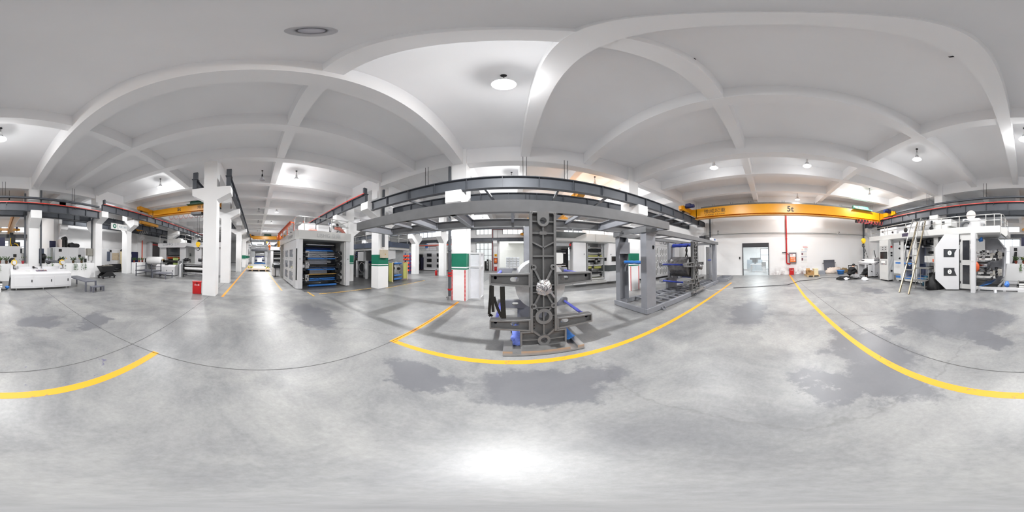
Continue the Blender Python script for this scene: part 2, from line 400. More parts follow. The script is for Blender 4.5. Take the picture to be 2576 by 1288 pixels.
# floor slab with painted lines and saw joints (flush strips of the same object)
f=MB(); f.add([(X0-.5,Y0-.5,0),(X1+6.5,Y0-.5,0),(X1+6.5,Y1+12,0),(X0-.5,Y1+12,0)],[(0,1,2,3)],0)
f.box(X0-.5,Y0-.5,-.3,X1+6.5,Y1+12,-.05,0)
def strip(x0,y0,x1,y1,m): f.add([(x0,y0,.0015),(x1,y0,.0015),(x1,y1,.0015),(x0,y1,.0015)],[(0,1,2,3)],m)
strip(-1.87,2.11,9.4,2.215,1)                     # aisle edge by the grey frames
strip(-1.96,2.11,-1.86,5.6,1)
f.add([(-1.95,-1.39,.0015),(6,-1.40,.0015),(6,-1.29,.0015),(-1.95,-1.29,.0015)],[(0,1,2,3)],1)
f.add([(6,-1.40,.0015),(13.05,-1.74,.0015),(13.05,-1.65,.0015),(6,-1.29,.0015)],[(0,1,2,3)],1)
strip(-40,-1.32,-6.15,-1.22,1)
strip(-7.1,2.3,-6.2,2.38,2); strip(-6.6,2.7,-6.5,5.6,2); strip(-6.1,6.2,-6.0,10.2,2); strip(-40,1.2,-7.6,1.28,2); pass
strip(X0,-1.795,X1,-1.782,3); strip(-1.926,Y0,-1.913,Y1,3); strip(5.62,-22,5.632,21,3); strip(-6.42,-22,-6.408,21,3)
for x in (-13.7,-21,-28.4): strip(x,-21,x+.012,21,3)
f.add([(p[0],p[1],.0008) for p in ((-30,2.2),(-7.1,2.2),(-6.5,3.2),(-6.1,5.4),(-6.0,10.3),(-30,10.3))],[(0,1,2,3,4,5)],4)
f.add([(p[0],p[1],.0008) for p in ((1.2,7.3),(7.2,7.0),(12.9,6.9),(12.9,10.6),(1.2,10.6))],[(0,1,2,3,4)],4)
f.add([(p[0],p[1],.0008) for p in ((2.3,-6.6),(9,-6.1),(9,-8.6),(2.3,-8.6))],[(0,1,2,3)],4)  # shadow under the white machine, put in as darker floor colour
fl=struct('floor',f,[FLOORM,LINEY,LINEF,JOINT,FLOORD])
struct('ceiling',MB().box(X0-.5,Y0-.5,ZC,X1+6.5,Y1+.3,ZC+.3),CEILP)

def wall(name, axis, c, t, a0,a1, holes=(), m=PAINT, z1=ZC):
    return struct(name, MB().prism(rect(a0,0,a1,z1),axis,c,c+t,0,[rect(*h) for h in holes]), m)
wall('wall_right','x',13.1,.2,Y0-.3,Y1+.3,[(-.04,.0,2.02,2.57)] if 0 else [], STAINW) if 0 else None
w=MB()
w.box(13.1,Y0-.3,0,13.3,-.04,ZC); w.box(13.1,2.02,0,13.3,Y1+.3,ZC); w.box(13.1,-.04,2.57,13.3,2.02,ZC)
struct('wall_right',w,STAINW)
wins_back=[(-4.9,4.85,-2.7,5.75),(-1.25,4.85,1.5,5.75),(3.2,4.85,6.0,5.75),(7.2,4.85,10.2,5.75),(-4.9,1.2,-2.7,3.75),(4.6,1.2,9.8,3.75),(-14.,4.85,-11.,5.75),(-9.5,4.85,-6.5,5.75)]
# the loading doorway reaches the floor: wall built in two storeys
w=MB().prism(rect(X0-.3,4.12,X1+.2,ZC),'y',Y1,Y1+.25,0,[rect(a,b,c,d) for a,b,c,d in wins_back if b>4.12])
w.prism(rect(X0-.3,0,-1.67,4.12),'y',Y1,Y1+.25,0,[rect(*h) for h in wins_back if h[1]<2 and h[0]<0])
w.prism(rect(2.2,0,X1+.2,4.12),'y',Y1,Y1+.25,0,[rect(*h) for h in wins_back if h[1]<2 and h[0]>2])
struct('wall_back',w,PAINT)
wins_front=[(-1.6,4.55,-.15,5.35),(-3.5,4.55,-2.0,5.35),(.6,4.55,3.8,5.35),(5,4.55,8,5.35),(-3.4,1.6,-1.8,3.55),(-1.2,2.6,-.2,3.4)]
w=MB().prism(rect(X0-.3,3.6,X1+.2,ZC),'y',Y0-.25,Y0,0,[rect(*h) for h in wins_front if h[1]>4])
w.prism(rect(X0-.3,0,.55,3.6),'y',Y0-.25,Y0,0,[rect(*h) for h in wins_front if h[1]<4]); w.box(3.75,Y0-.25,0,X1+.2,Y0,3.6)
struct('wall_front',w,PAINT)
w=MB().prism(rect(Y0-.3,0,Y1+.3,ZC),'x',X0-.25,X0,0,[rect(-2,5.0,2.2,5.8),(rect(3.,5.,8.,5.8)),rect(-.6,.3,1.6,3.4)])
struct('wall_left',w,PAINT)
w=MB().box(-4.7,Y0,0,-4.5,-13.2,ZC); w.box(X0,-13.4,0,-4.7,-13.2,ZC)
struct('wall_partition',w,PAINT)
# low planting wall between the crane bay and the machine shop
w=MB().box(-6.2,-9.75,0,-2.24,-9.42,1.0); w.box(-1.66,-9.75,0,5.1,-9.42,1.0); w.box(-17,-9.75,0,-10.2,-9.42,.95); w.box(5.7,-9.75,0,13.1,-9.42,1.0)
struct('wall_parapet',w,PAINT)

def window(nm, axis, c, a0,z0,a1,z1, nv, nh=1, t=.05):
    """Frame with mullions and one glass part."""
    m=MB()
    def bx(p0,q0,p1,q1):
        if axis=='y': m.box(p0,c-.03,q0,p1,c+.03,q1)
        else: m.box(c-.03,p0,q0,c+.03,p1,q1)
    bx(a0,z0,a1,z0+t); bx(a0,z1-t,a1,z1); bx(a0,z0,a0+t,z1); bx(a1-t,z0,a1,z1)
    for i in range(1,nv): p=a0+(a1-a0)*i/nv; bx(p-t/2,z0,p+t/2,z1)
    for i in range(1,nh): q=z0+(z1-z0)*i/nh; bx(a0,q-t/2,a1,q+t/2)
    o=struct(nm,m,FRAMEK)
    g=MB()
    if axis=='y': g.box(a0,c-.004,z0,a1,c+.004,z1)
    else: g.box(c-.004,a0,z0,c+.004,a1,z1)
    obj('pane',g,PANE,o)
k=0
for a,b,c,d in wins_back:
    k+=1; window('window_%d'%k,'y',Y1+.1,a,b,c,d,4,1 if b>4 else 3)
for a,b,c,d in wins_front:
    k+=1; window('window_%d'%k,'y',Y0-.1,a,b,c,d,2,1 if b>4 else 2)
for a,b,c,d in ((-2,5,2.2,5.8),(3,5,8,5.8),(-.6,.3,1.6,3.4)):
    k+=1; window('window_%d'%k,'x',X0-.1,a,b,c,d,4,1)
# front-yard opening: glazed doors with thin mullions
k+=1; window('window_%d'%k,'y',Y0-.1,.55,0.02,3.75,3.6,3,2,.06)
# glass sliding door of the office, dark frame
d=MB(); d.box(13.03,-.08,2.27,13.16,2.06,2.6); d.box(13.03,-.08,0,13.16,-.02,2.3); d.box(13.03,2.0,0,13.16,2.06,2.3)
do=struct('door_1',d,FRAMEK)
for y0,y1 in ((-.02,.985),(.995,2.0)):
    obj('glass_leaf',MB().box(13.08,y0,.01,13.095,y1,2.27),DOORGL,do)
# office seen through it
w=MB(); w.box(13.3,-2.6,0,19.3,-2.4,2.9); w.box(13.3,4.2,0,19.3,4.4,2.9); w.box(13.3,-2.6,2.8,19.3,4.4,2.95)
w.prism(rect(-2.6,0,4.4,2.9),'x',19.3,19.45,0,[rect(-1.6,.9,.9,2.4)])
struct('wall_office',w,PAINT)
k+=1; window('window_%d'%k,'x',19.35,-1.6,.9,.9,2.4,2,2)
# yard outside the loading door
w=MB(); w.box(-9,29,0,14,29.3,9); w.box(-.9,28.9,0,4.4,29,3.2)
for i in range(14): w.box(-.9,28.86,.1+i*.22,4.4,28.9,.28+i*.22)
w.box(-.6,26.2,4.1,5,29,4.5)
struct('wall_outside_building',w,OUTW)

# ---------------------------------------------------------------- columns
def column(x0,x1,y0,y1, corb=(), band=False, stripes=False, zt=ZC):
    m=MB(); zs=[0,1.19,1.24,1.29,1.79,zt] if band else [0,zt]; ms=[0,1,0,1,0]
    for i in range(len(zs)-1): m.box(x0,y0,zs[i],x1,y1,zs[i+1],ms[i])
    for (side,off,ztop,zfr,zbase) in corb:      # side: +y / -y / +x / -x ; block reaching off from the face
        if side in '+y-y' and side[1]=='y':
            yf=y1 if side=='+y' else y0; sg=1 if side=='+y' else -1
            m.prism([(yf,zbase),(yf+sg*off,zfr),(yf+sg*off,ztop),(yf,ztop)],'x',x0,x1)
    if stripes:
        for xa,xb in ((x0,x0+.055),(x1-.075,x1-.02)):
            m.box(xa,y0-.004,0,xb,y0,1.17,2)
            for i in range(22): m.box(xa+.015,y0-.006,.03+i*.051,xb-.012,y0-.003,.047+i*.051,0)
    return struct('column',m,[PAINT,GREEN,REDP])
CP=[('-y',.62,4.05,3.6,3.1),('+y',.62,4.05,3.6,3.1)]
CL=[('-y',.75,4.5,4.1,3.75),('+y',.62,4.05,3.6,3.1)]
for i,(a,b) in enumerate(((-2.24,-1.66),(5.1,5.7))): column(a,b,5.76,6.4,CP,True,True)
column(-6.72,-6.17,5.76,6.5,CL,True); column(-9.9,-9.37,5.76,6.4,CL,True)
for x in (-17.1,-24.5,-31.9,-39.3): column(x-.28,x+.28,5.76,6.4,CL,True)
CM=[('+y',.6,4.05,3.6,3.1),('-y',.6,4.05,3.6,3.1)]
column(-2.27,-1.66,-9.92,-9.32,CM); column(5.1,5.7,-9.92,-9.32,CM); column(-6.72,-6.17,-9.92,-9.32,[('+y',.7,4.5,4.1,3.75),('-y',.6,4.05,3.6,3.1)])
column(-10.2,-9.65,-10.4,-9.8,[('+y',.8,4.5,4.05,3.6),('-y',.6,4.5,4.05,3.6)])
for x in (-17.1,-24.5,-31.9): column(x-.28,x+.28,-10.2,-9.6,[('+y',.8,4.5,4.05,3.6)])
CA=[('-y',.5,4.5,4.2,3.9),('+y',.55,4.5,4.2,3.9)]
for i,x in enumerate((-6.45,-9.8,-17.15,-24.5,-31.9,-39.3)): column(x-.26,x+.26,-2.1,-1.56,CA,i>2)
for x in (-9.52,-6.4,-17.1): column(x-.24,x+.28,13.75,14.4,CP)
column(12.5,13.1,5.76,6.4,[('-y',.62,4.05,3.6,3.1)]); column(12.5,13.1,-9.92,-9.32,[('+y',.6,4.05,3.6,3.1)])
for x in (-5.2,-8.6,-15,-22): column(x-.3,x+.3,-13.2,-12.95,[('+y',.45,4.05,3.65,3.3)])
for x in (-2.2,4.9): column(x-.25,x+.25,21.5,21.8,[('-y',.4,3.95,3.6,3.2)])

# ---------------------------------------------------------------- ceiling beams
for x in (-1.97,5.6,12.95): struct('ceiling_beam',MB().box(x-.185,Y0,5.57,x+.185,Y1,ZC),CEILP)
for x in (.5,2.96,7.87,10.35,-4.13,-6.2,-8.95,-11.3,-13.65,-16,-18.4,-20.8,-23.1,-25.5,-27.9,-30.3,-32.7,-35.,-37.4,-39.8,-42.2,-44.6):
    struct('ceiling_beam',MB().box(x-.16,Y0,5.83,x+.16,Y1,ZC),CEILP)
for y in (.86,-4.0,10.1,-13.1,-17.5,18): struct('ceiling_beam',MB().box(X0,y-.15,5.85,X1,y+.15,ZC),CEILP)
for y in (6.05,-9.6,14.05): struct('ceiling_beam',MB().box(X0,y-.2,5.6,X1,y+.2,ZC),CEILP)
struct('ceiling_beam',MB().box(X0,-2.0,5.6,-6.2,-1.65,ZC),CEILP)
EXPO=.76
# (x, y, glow, beam) of the lit lamps seen close up; (x, y, beam) of further lamps, some added as fill
LIT=[(-.1,2.3,32,225),(0,-4.95,36,140),(-7.95,1.95,46,120),(-7.85,-5.3,46,120),(0,8.2,70,130),(9.1,-6.6,95,95),(7.3,9.,90,120),(-7.8,11,70,120),(-3,16.6,90,110),(-1,-16.6,90,90)]
DOWN=[(6.6,2.2,100),(6.7,-1.7,190),(11.7,-2.2,60),(-14.7,1.8,150),(-19.6,1.8,160),(-26.7,1.8,220),(-33.8,1.8,340),(-39,.2,220),(-14.7,-5.5,150),(-22,-6,140),(4.2,16.6,110),(-7.8,-11.4,90),(-14.8,11,120),(9.2,-16,100),(-24.3,11,110),(3.9,-5.1,50),(4.35,7.7,120),(-11.9,10.9,90)]
# ================================================================ overhead: crane runways, cranes, trays, lamps, pipes
def runway(p0,p1,label,h=.45,w=.2,red=0,stop=None,group=None):
    """Crane runway I-beam along x, p = (x, y, z of underside)."""
    (xa,y,z),(xb,_,_)=p0,p1
    t=thing('crane_runway_beam',label,'crane beam',(xa,y,z),group)
    m=MB().ibeam((xa,y,z+h/2),(xb,y,z+h/2),h,w,.016)
    obj('web_and_flanges',m,RAILM,t)
    s=MB(); n=int(abs(xb-xa)/1.15)
    for i in range(n+1):
        x=xa+(xb-xa)*i/max(n,1); s.box(x-.008,y-w/2+.01,z+.016,x+.008,y+w/2-.01,z+h-.016)
    obj('stiffener_plates',s,RAILM,t)
    obj('rail_head',MB().box(min(xa,xb),y-.03,z+h,max(xa,xb),y+.03,z+h+.05),DARK,t)
    if red:
        sg=red; c=MB().box(min(xa,xb),y+sg*.13,z+h+.0,max(xa,xb),y+sg*.17,z+h+.045)
        o=obj('conductor_rail',c,mat('conductor_red_plastic',(226,70,58),.4,var=.04),t); o['label']='red plastic conductor rail'
        b=MB()
        for i in range(int(abs(xb-xa)/2)+1):
            x=min(xa,xb)+i*2.; b.box(x-.02,y+sg*.1,z+h-.12,x+.02,y+sg*.15,z+h+.06)
        obj('rail_bracket',b,BLACK,t)
    if stop is not None:
        obj('end_stop',MB().box(stop-.05,y-.1,z+h,stop+.05,y+.1,z+h+.4).box(stop-.14,y-.12,z+h,stop+.14,y+.12,z+h+.04),RAILM,t)
    return t
runway((-6.3,5.3,4.05),(12.9,5.3,4.05),'long grey crane runway beam above the grey ladder frame')
runway((-6.1,6.88,4.05),(13,6.88,4.05),'grey crane runway beam behind the green banded columns')
for i,x in enumerate((-4,-.9,1.6,3.6,7.5,8.8,10.1,11.2)):
    tag(obj('tie_strut',MB().bar((x,5.41,4.12),(x+.15,6.77,4.12),.08,.08),RAILM),'short grey strut tying the twin runway beams above the ladder frame','strut','struts between the twin runway beams')
runway((-6.35,-8.92,4.02),(13,-8.92,4.02),'grey crane runway beam with red conductor rail above the white console',red=1)
runway((-6.3,-10.42,4.02),(13,-10.42,4.02),'grey crane runway beam behind the columns above the planted parapet')
runway((-6.3,-8.75,4.52),(-44,-8.75,4.52),'grey runway beam with red rail running into the left bay',red=1,stop=-6.45)
runway((-6.3,-10.25,4.05),(-44,-10.25,4.05),'lower grey runway beam behind the hanging workshop sign')
runway((-6.2,-1.1,4.52),(-44,-1.1,4.52),'grey runway beam along the main aisle columns',stop=-6.3)
runway((-6.2,-2.5,4.52),(-44,-2.5,4.52),'grey runway beam on the left bay side of the aisle columns',stop=-6.3)
runway((-6.4,5.1,4.52),(-44,5.1,4.52),'grey runway beam with red rail above the large white press',red=-1,stop=-6.5)
runway((-5,-12.5,4.05),(-40,-12.5,4.05),'grey runway beam on wall corbels above the machining centre')
runway((-4.4,-21.9,3.7),(12,-21.9,3.7),'far grey runway beam below the high windows of the front wall')
runway((-40,13.3,4.05),(12,13.3,4.05),'grey runway beam on the second row of columns')
runway((-40,21.2,3.85),(12.5,21.2,3.85),'grey runway beam below the clerestory windows')

def crane(loc,axis_len,label,text=None,xc=0,hoist=None,face=-1,zt=.7,w=.36,long_y=True,cable=None,gl=None):
    """Single girder bridge crane along y; loc = (x, y start, z underside)."""
    x,y,z=loc; L=axis_len
    t=thing('bridge_crane',label,'crane',(x,y,z))
    g=MB(); g.box(x-w/2,y+.5,z,x+w/2,y+L-.5,z+zt); g.prism([(y+.0,z+zt*.45),(y+.55,z),(y+.55,z+zt),(y,z+zt)],'x',x-w/2,x+w/2); g.prism([(y+L,z+zt*.45),(y+L-.55,z),(y+L-.55,z+zt),(y+L,z+zt)],'x',x-w/2,x+w/2)
    g.box(x-.2,y+.4,z-.12,x+.2,y+L-.4,z-.09); g.box(x-.03,y+.4,z-.1,x+.03,y+L-.4,z)
    obj('girder',g,CRANEY,t)
    for yy in (y,y+L):
        e=MB().box(x-1.35,yy-.14,z+.32,x+1.35,yy+.14,z+.66); e.box(x-1.5,yy-.1,z+.36,x-1.35,yy+.1,z+.6); e.box(x+1.35,yy-.1,z+.36,x+1.5,yy+.1,z+.6)
        c=obj('end_carriage',e,CRANEY,t)
        for q in (-1.05,1.05): obj('wheel',MB().cyl((x+q,yy-.06,z+.36),(x+q,yy+.06,z+.36),.13),DARK,c)
        obj('travel_motor',MB().cyl((x-1.0,yy+(.15 if yy==y else -.15),z+.62),(x-1.0,yy+(.75 if yy==y else -.75),z+.62),.12).box(x-1.15,yy+(.2 if yy==y else -.2),z+.62,x-.85,yy+(.55 if yy==y else -.55),z+.8),NAVY,t)
    if hoist:
        yy,ml,drop=hoist
        h=MB().cyl((x,yy-.55,z+zt+.22),(x,yy+.35,z+zt+.2),.165).cyl((x,yy+.35,z+zt+.22),(x,yy+.75,z+zt+.22),.13).box(x-.45,yy-.7,z+zt,x+.45,yy+.8,z+zt+.06)
        obj('hoist_motor',h,ml,t)
        tr=MB().box(x-.3,yy-.4,z-.3,x+.3,yy+.4,z-.13); ht=obj('trolley',tr,DARK,t)
        rp=MB()
        for dx in (-.1,.1): rp.cyl((x-.25,yy+dx,z-.2),(x-.25,yy+dx*.6,z-drop),.008,n=6)
        obj('wire_rope',rp,DARK,t)
        bl=MB().cyl((x-.31,yy,z-drop),(x-.19,yy,z-drop),.17,n=20).box(x-.3,yy-.1,z-drop-.22,x-.2,yy+.1,z-drop+.05)
        b=obj('hook_block',bl,YELLOWP,t); b['label']='yellow hook block with black hook'
        hk=[(x-.25,yy+.12*math.sin(a)*1.,z-drop-.38+.12*math.cos(a)) for a in [i*PI*1.45/10 for i in range(11)]]
        obj('hook',MB().cyl((x-.25,yy,z-drop-.2),(x-.25,yy,z-drop-.28),.03).tube(hk,lambda u:.035*(1-.6*u)),BLACK,b)
    if cable:
        ya,yb,n,cm=cable
        for i in range(n):
            y0=ya+(yb-ya)*i/n; y1=ya+(yb-ya)*(i+1)/n
            pts=[(x-.3,y0+(y1-y0)*u,z-.12-.32*(1-(2*u-1)**2)) for u in [j/8 for j in range(9)]]
            obj('festoon_loop',MB().tube(pts,.012,n=6),cm,t)
    return t
REDC=mat('red_festoon_cable',(196,60,66),.5,var=.1)
c=crane((10.4,-8.92,4.33),14.2,'yellow five tonne bridge crane spanning the bay before the door wall',hoist=(-6.75,TEAL,1.72),cable=(-8.6,-6.2,9,REDC),zt=.62)
xf=10.4-.18
tx=text_mb('豫威起重',.32,(xf,3.43,4.66),(0,-1,0),(0,0,1),fit=1.5)
text_mb('YUWEI CRANE',.14,(xf,3.42,4.42),(0,-1,0),(0,0,1),mb=tx,fit=1.4)
o=obj('maker_lettering',tx,INKK,c)
obj('rating_lettering',text_mb('5t',.52,(xf,-1.45,4.58),(0,-1,0),(0,0,1),bold=.012),INKK,c)
c=crane((-11.3,-8.75,5.0),6.2,'yellow five tonne bridge crane in the left bay with dark green motor',hoist=(-4.3,DGREEN,2.5),cable=(-6.9,-3.4,8,REDC),zt=.45)
obj('rating_lettering',text_mb('5t',.36,(-11.12,-5.75,5.22),(0,1,0),(0,0,1),bold=.01),INKK,c); obj('maker_lettering',text_mb('豫威起重',.3,(-11.12,-3.6,5.24),(0,1,0),(0,0,1),fit=1.3),INKK,c)
crane((-30,-1.1,4.95),6.2,'small yellow bridge crane far down the main aisle',hoist=(2.,DGREEN,.6),zt=.5)
crane((-13.5,-12.5,4.37),2.1,'yellow crane girder in the shop behind the hanging sign',cable=(-12.1,-10.8,5,mat('white_cable',(235,235,235),.4)),zt=.5)
crane((-1.2,-21.9,4.35),11.,'yellow crane girder seen end on above the machining centres',zt=.6,w=.5)
crane((3.2,6.9,4.55),6.3,'yellow crane end carriage between the twin runway beams',zt=.45)
crane((2.6,13.3,4.3),7.85,'yellow crane in the loading bay by the clerestory windows',zt=.5)

# cable trays
def tray(pts,label,drops=(),sec=(.16,.1),red=False):
    t=thing('cable_tray',label,'cable tray',pts[0])
    m=MB()
    for a,b in zip(pts,pts[1:]): m.bar(a,b,sec[0],sec[1])
    obj('tray_channel',m,RAILM if not red else GALV,t)
    if red:
        m=MB(); m.bar(Vector(pts[0])-Vector((0,0,.09)),Vector(pts[-1])-Vector((0,0,.09)),.05,.03); o=obj('red_conduit',m,RED,t)
    for p in drops:
        r=MB()
        for q in (-.08,.08):
            d=Vector((q,0,0)) if abs(pts[0][0]-pts[-1][0])>abs(pts[0][1]-pts[-1][1]) else Vector((0,q,0))
            r.cyl(Vector(p)+d,(p[0]+d.x,p[1]+d.y,5.84),.012,n=6)
        obj('hanger_rod',r,DARK,t)
    return t
tray([(-6.2,-9.0,4.86),(13,-9.0,4.86)],'grey cable tray hung above the runway beam with red rail',[(-4.3,-9,4.8),(2.2,-9,4.8),(6,-9,4.8),(-.2,-9,4.8)])
tray([(12.2,5.2,5.62),(12.2,-8.9,5.62)],'galvanised cable tray with red conduit above the door wall',[(12.2,y,5.2) for y in (4.2,2.7,1.3,-1.2,-3.7,-5.9)],(.3,.1),True)
# loose hangers near the front runway
for x,y in ((-3.3,5.6),(.4,5.6),(1.9,5.6)):
    r=MB(); r.cyl((x,y,4.55),(x,y,5.65),.01,n=6); r.cyl((x+.12,y,4.55),(x+.12,y,5.65),.01,n=6)
    tag(obj('hanger_rods',r,DARK),'pair of thin rods hanging above the runway beam over the grey ladder frame','hanger rod','hanger rods above the front runway')

# high-bay lamps
def lamp(x,y,zb,lit,label,group,big=.15,stem=ZC):
    t=thing('ceiling_lamp',label,'lamp',(x,y,zb),group)
    r=big*(1.25 if lit else 1.)
    obj('reflector',MB().lathe([(r*.32,.2),(r*.36,.2),(r*.5,.12),(r,.0),(r*.985,-.005),(r*.48,.11),(r*.3,.19)],(x,y,zb),n=28),SHADE if lit else SHADEG,t)
    obj('gear_housing',MB().cyl((x,y,zb+.19),(x,y,zb+.36),r*.3,r*.26,n=20),LGREY if lit else DARK,t)
    obj('lens',MB().lathe([(0,.07),(r*.52,.07),(r*.52,.075),(0,.075)],(x,y,zb),n=24),LAMPON if lit else LAMPOFF,t)
    obj('stem',MB().cyl((x,y,zb+.36),(x,y,stem),.012,n=8).cyl((x,y,stem-.03),(x,y,stem),.05,n=12),DARK,t)
    return t
lamp(-.76,.21,5.85,False,'switched-off round high bay lamp almost straight overhead','lamps',.14)
NEAR={(-.1,2.05):'glaring lit ceiling lamp between the overhead beams above the grey casting',(0,-4.95):'glaring lit ceiling lamp over the open floor near the white console',(-7.95,1.95):'lit high bay lamp over the front of the large white press',(-7.85,-5.3):'lit high bay lamp in the left bay above the bench frames',(0,8.2):'lit lamp just above the runway beam behind the ladder frame',(9.1,-6.6):'lit ceiling lamp above the white slitting machine',(7.3,9.):'lit lamp behind the right green banded column'}
for (x,y,p,q) in LIT: lamp(x,y,5.78,True,NEAR.get((x,y),'lit high bay lamp in a side hall behind the columns'),'lit high bay lamps')
for (x,y,p) in DOWN:
    lamp(x,y,5.78,True,"lit high bay lamp on a short stem far down the main aisle" if x<-13 and abs(y-1.8)<2 else 'lit high bay lamp between ceiling beams, from a set partly added as fill','lit high bay lamps')
for x,y,l in ((-8.2,.25,'unlit grey pendant lamp beside the bright lamp above the main aisle'),(-14.7,.2,'unlit grey pendant lamp second along the main aisle'),(-19.6,.2,'unlit grey pendant lamp third along the main aisle'),(-26.8,.2,'unlit grey pendant lamp fourth along the main aisle'),(-.6,-10.9,'unlit grey pendant lamp behind the runway beam above the machine shop')):
    lamp(x,y,5.78 if y>-9 else 5.1,False,l,'unlit pendant lamps')
# ceiling sensor pieces
tag(obj('ceiling_camera',MB().cyl((.62,-1.62,6.4),(.62,-1.62,6.3),.03).bar((.62,-1.62,6.3),(.5,-1.75,6.28),.05,.05).bar((.62,-1.62,6.3),(.78,-1.6,6.24),.03,.03),DARK),'small dark bracket fixed to the ceiling overhead','bracket')
for x,y,l in ((1.65,.75,'small black round detector on the ceiling beyond the first overhead beam'),(3.1,-3.0,'small black box detector on the ceiling near the cross beam')):
    tag(obj('ceiling_detector',MB().cyl((x,y,6.4),(x,y,6.36),.05),BLACK),l,'detector')
# downpipes and fire main
def pipe(name,pts,r,m,label,cat='pipe',clips=()):
    if not clips: return tag(obj(name,MB().tube(pts,r,n=14),m,None,loc=pts[0]),label,cat)
    t=thing(name,label,cat,pts[0]); obj('pipe_run',MB().tube(pts,r,n=14,m=0),m,t)
    for (x,y,z) in clips: obj('pipe_clip',MB().cyl((x,y,z-.03),(x,y,z+.03),r*1.35,n=14),RED if m is PIPEG and z<1.5 else m,t)
    return t
p=pipe('downpipe',[(-2.31,5.74,.16),(-2.31,5.74,5.5)],.055,PIPEG,'dark grey downpipe beside the front green banded column',clips=[(-2.31,5.74,1.05),(-2.31,5.74,.95),(-2.31,5.74,.42),(-2.31,5.74,1.9)])
obj('valve',MB().cyl((-2.31,5.74,0),(-2.31,5.74,.16),.08,.06).cyl((-2.36,5.66,.12),(-2.36,5.6,.12),.035),ALU,p)
pipe('downpipe',[(-2.36,-9.26,.0),(-2.36,-9.26,5.5)],.06,PIPEG,'dark grey downpipe beside the column behind the white console')
pipe('downpipe',[(-1.5,-9.75,1.05),(-1.5,-9.75,5.4)],.06,PIPEG,'dark grey downpipe on the left of the column behind the console')
pipe('downpipe',[(-6.1,-9.7,2.0),(-6.1,-9.7,4.0),(-6.05,-9.3,4.3)],.05,PIPEG,'grey conduit running down to the metal box above the parapet')
pipe('downpipe',[(-6.05,6.0,2.2),(-6.05,6.0,5.4)],.07,PIPEG,'grey conduit running into the tan metal box on the column')
pipe('downpipe',[(12.9,-8.6,.05),(12.9,-8.6,5.4)],.06,PIPEG,'dark grey downpipe in the corner behind the white desk console',clips=[(12.9,-8.6,1.9),(12.9,-8.6,3.0)])
pipe('downpipe',[(12.9,4.75,.05),(12.9,4.75,5.5)],.07,PIPEG,'dark grey downpipe in the corner beyond the grey base frames',clips=[(12.9,4.75,3.6)])
p=pipe('fire_main_pipe',[(13.0,-1.49,5.6),(13.0,-1.49,1.0),(13.0,-1.54,.9),(13.0,-1.75,.88),(13.0,-1.78,1.0)],.055,RED,'red fire main pipe running down the white door wall',clips=[(13.0,-1.49,5.35),(13.0,-1.49,2.9)])
obj('branch_pipe',MB().tube([(13.0,-1.5,1.72),(13.0,-1.68,1.65),(13.0,-1.7,1.2)],.035),RED,p)
obj('valve_handle',MB().cyl((12.98,-1.5,1.78),(12.9,-1.28,1.8),.03).box(12.9,-1.3,1.75,12.96,-1.12,1.82),BLACK,p)
pipe('fire_main_pipe',[(1.5,21.42,5.5),(-2.56,21.42,5.5),(-2.56,21.42,.0)],.06,mat('dull_red_pipe',(120,34,38),.5,var=.05),'dark red fire main beside the loading doorway')
pipe('fire_main_pipe',[(-15.4,-12.95,5.4),(-15.4,-12.95,.2)],.07,mat('orange_red_pipe',(230,84,52),.5,var=.05),'orange red fire pipe at the back of the left bay')
pipe('wall_conduit',[(13.05,5.6,3.4),(13.05,-8.9,3.4)],.022,GALV,'thin grey conduit running along the door wall','conduit')
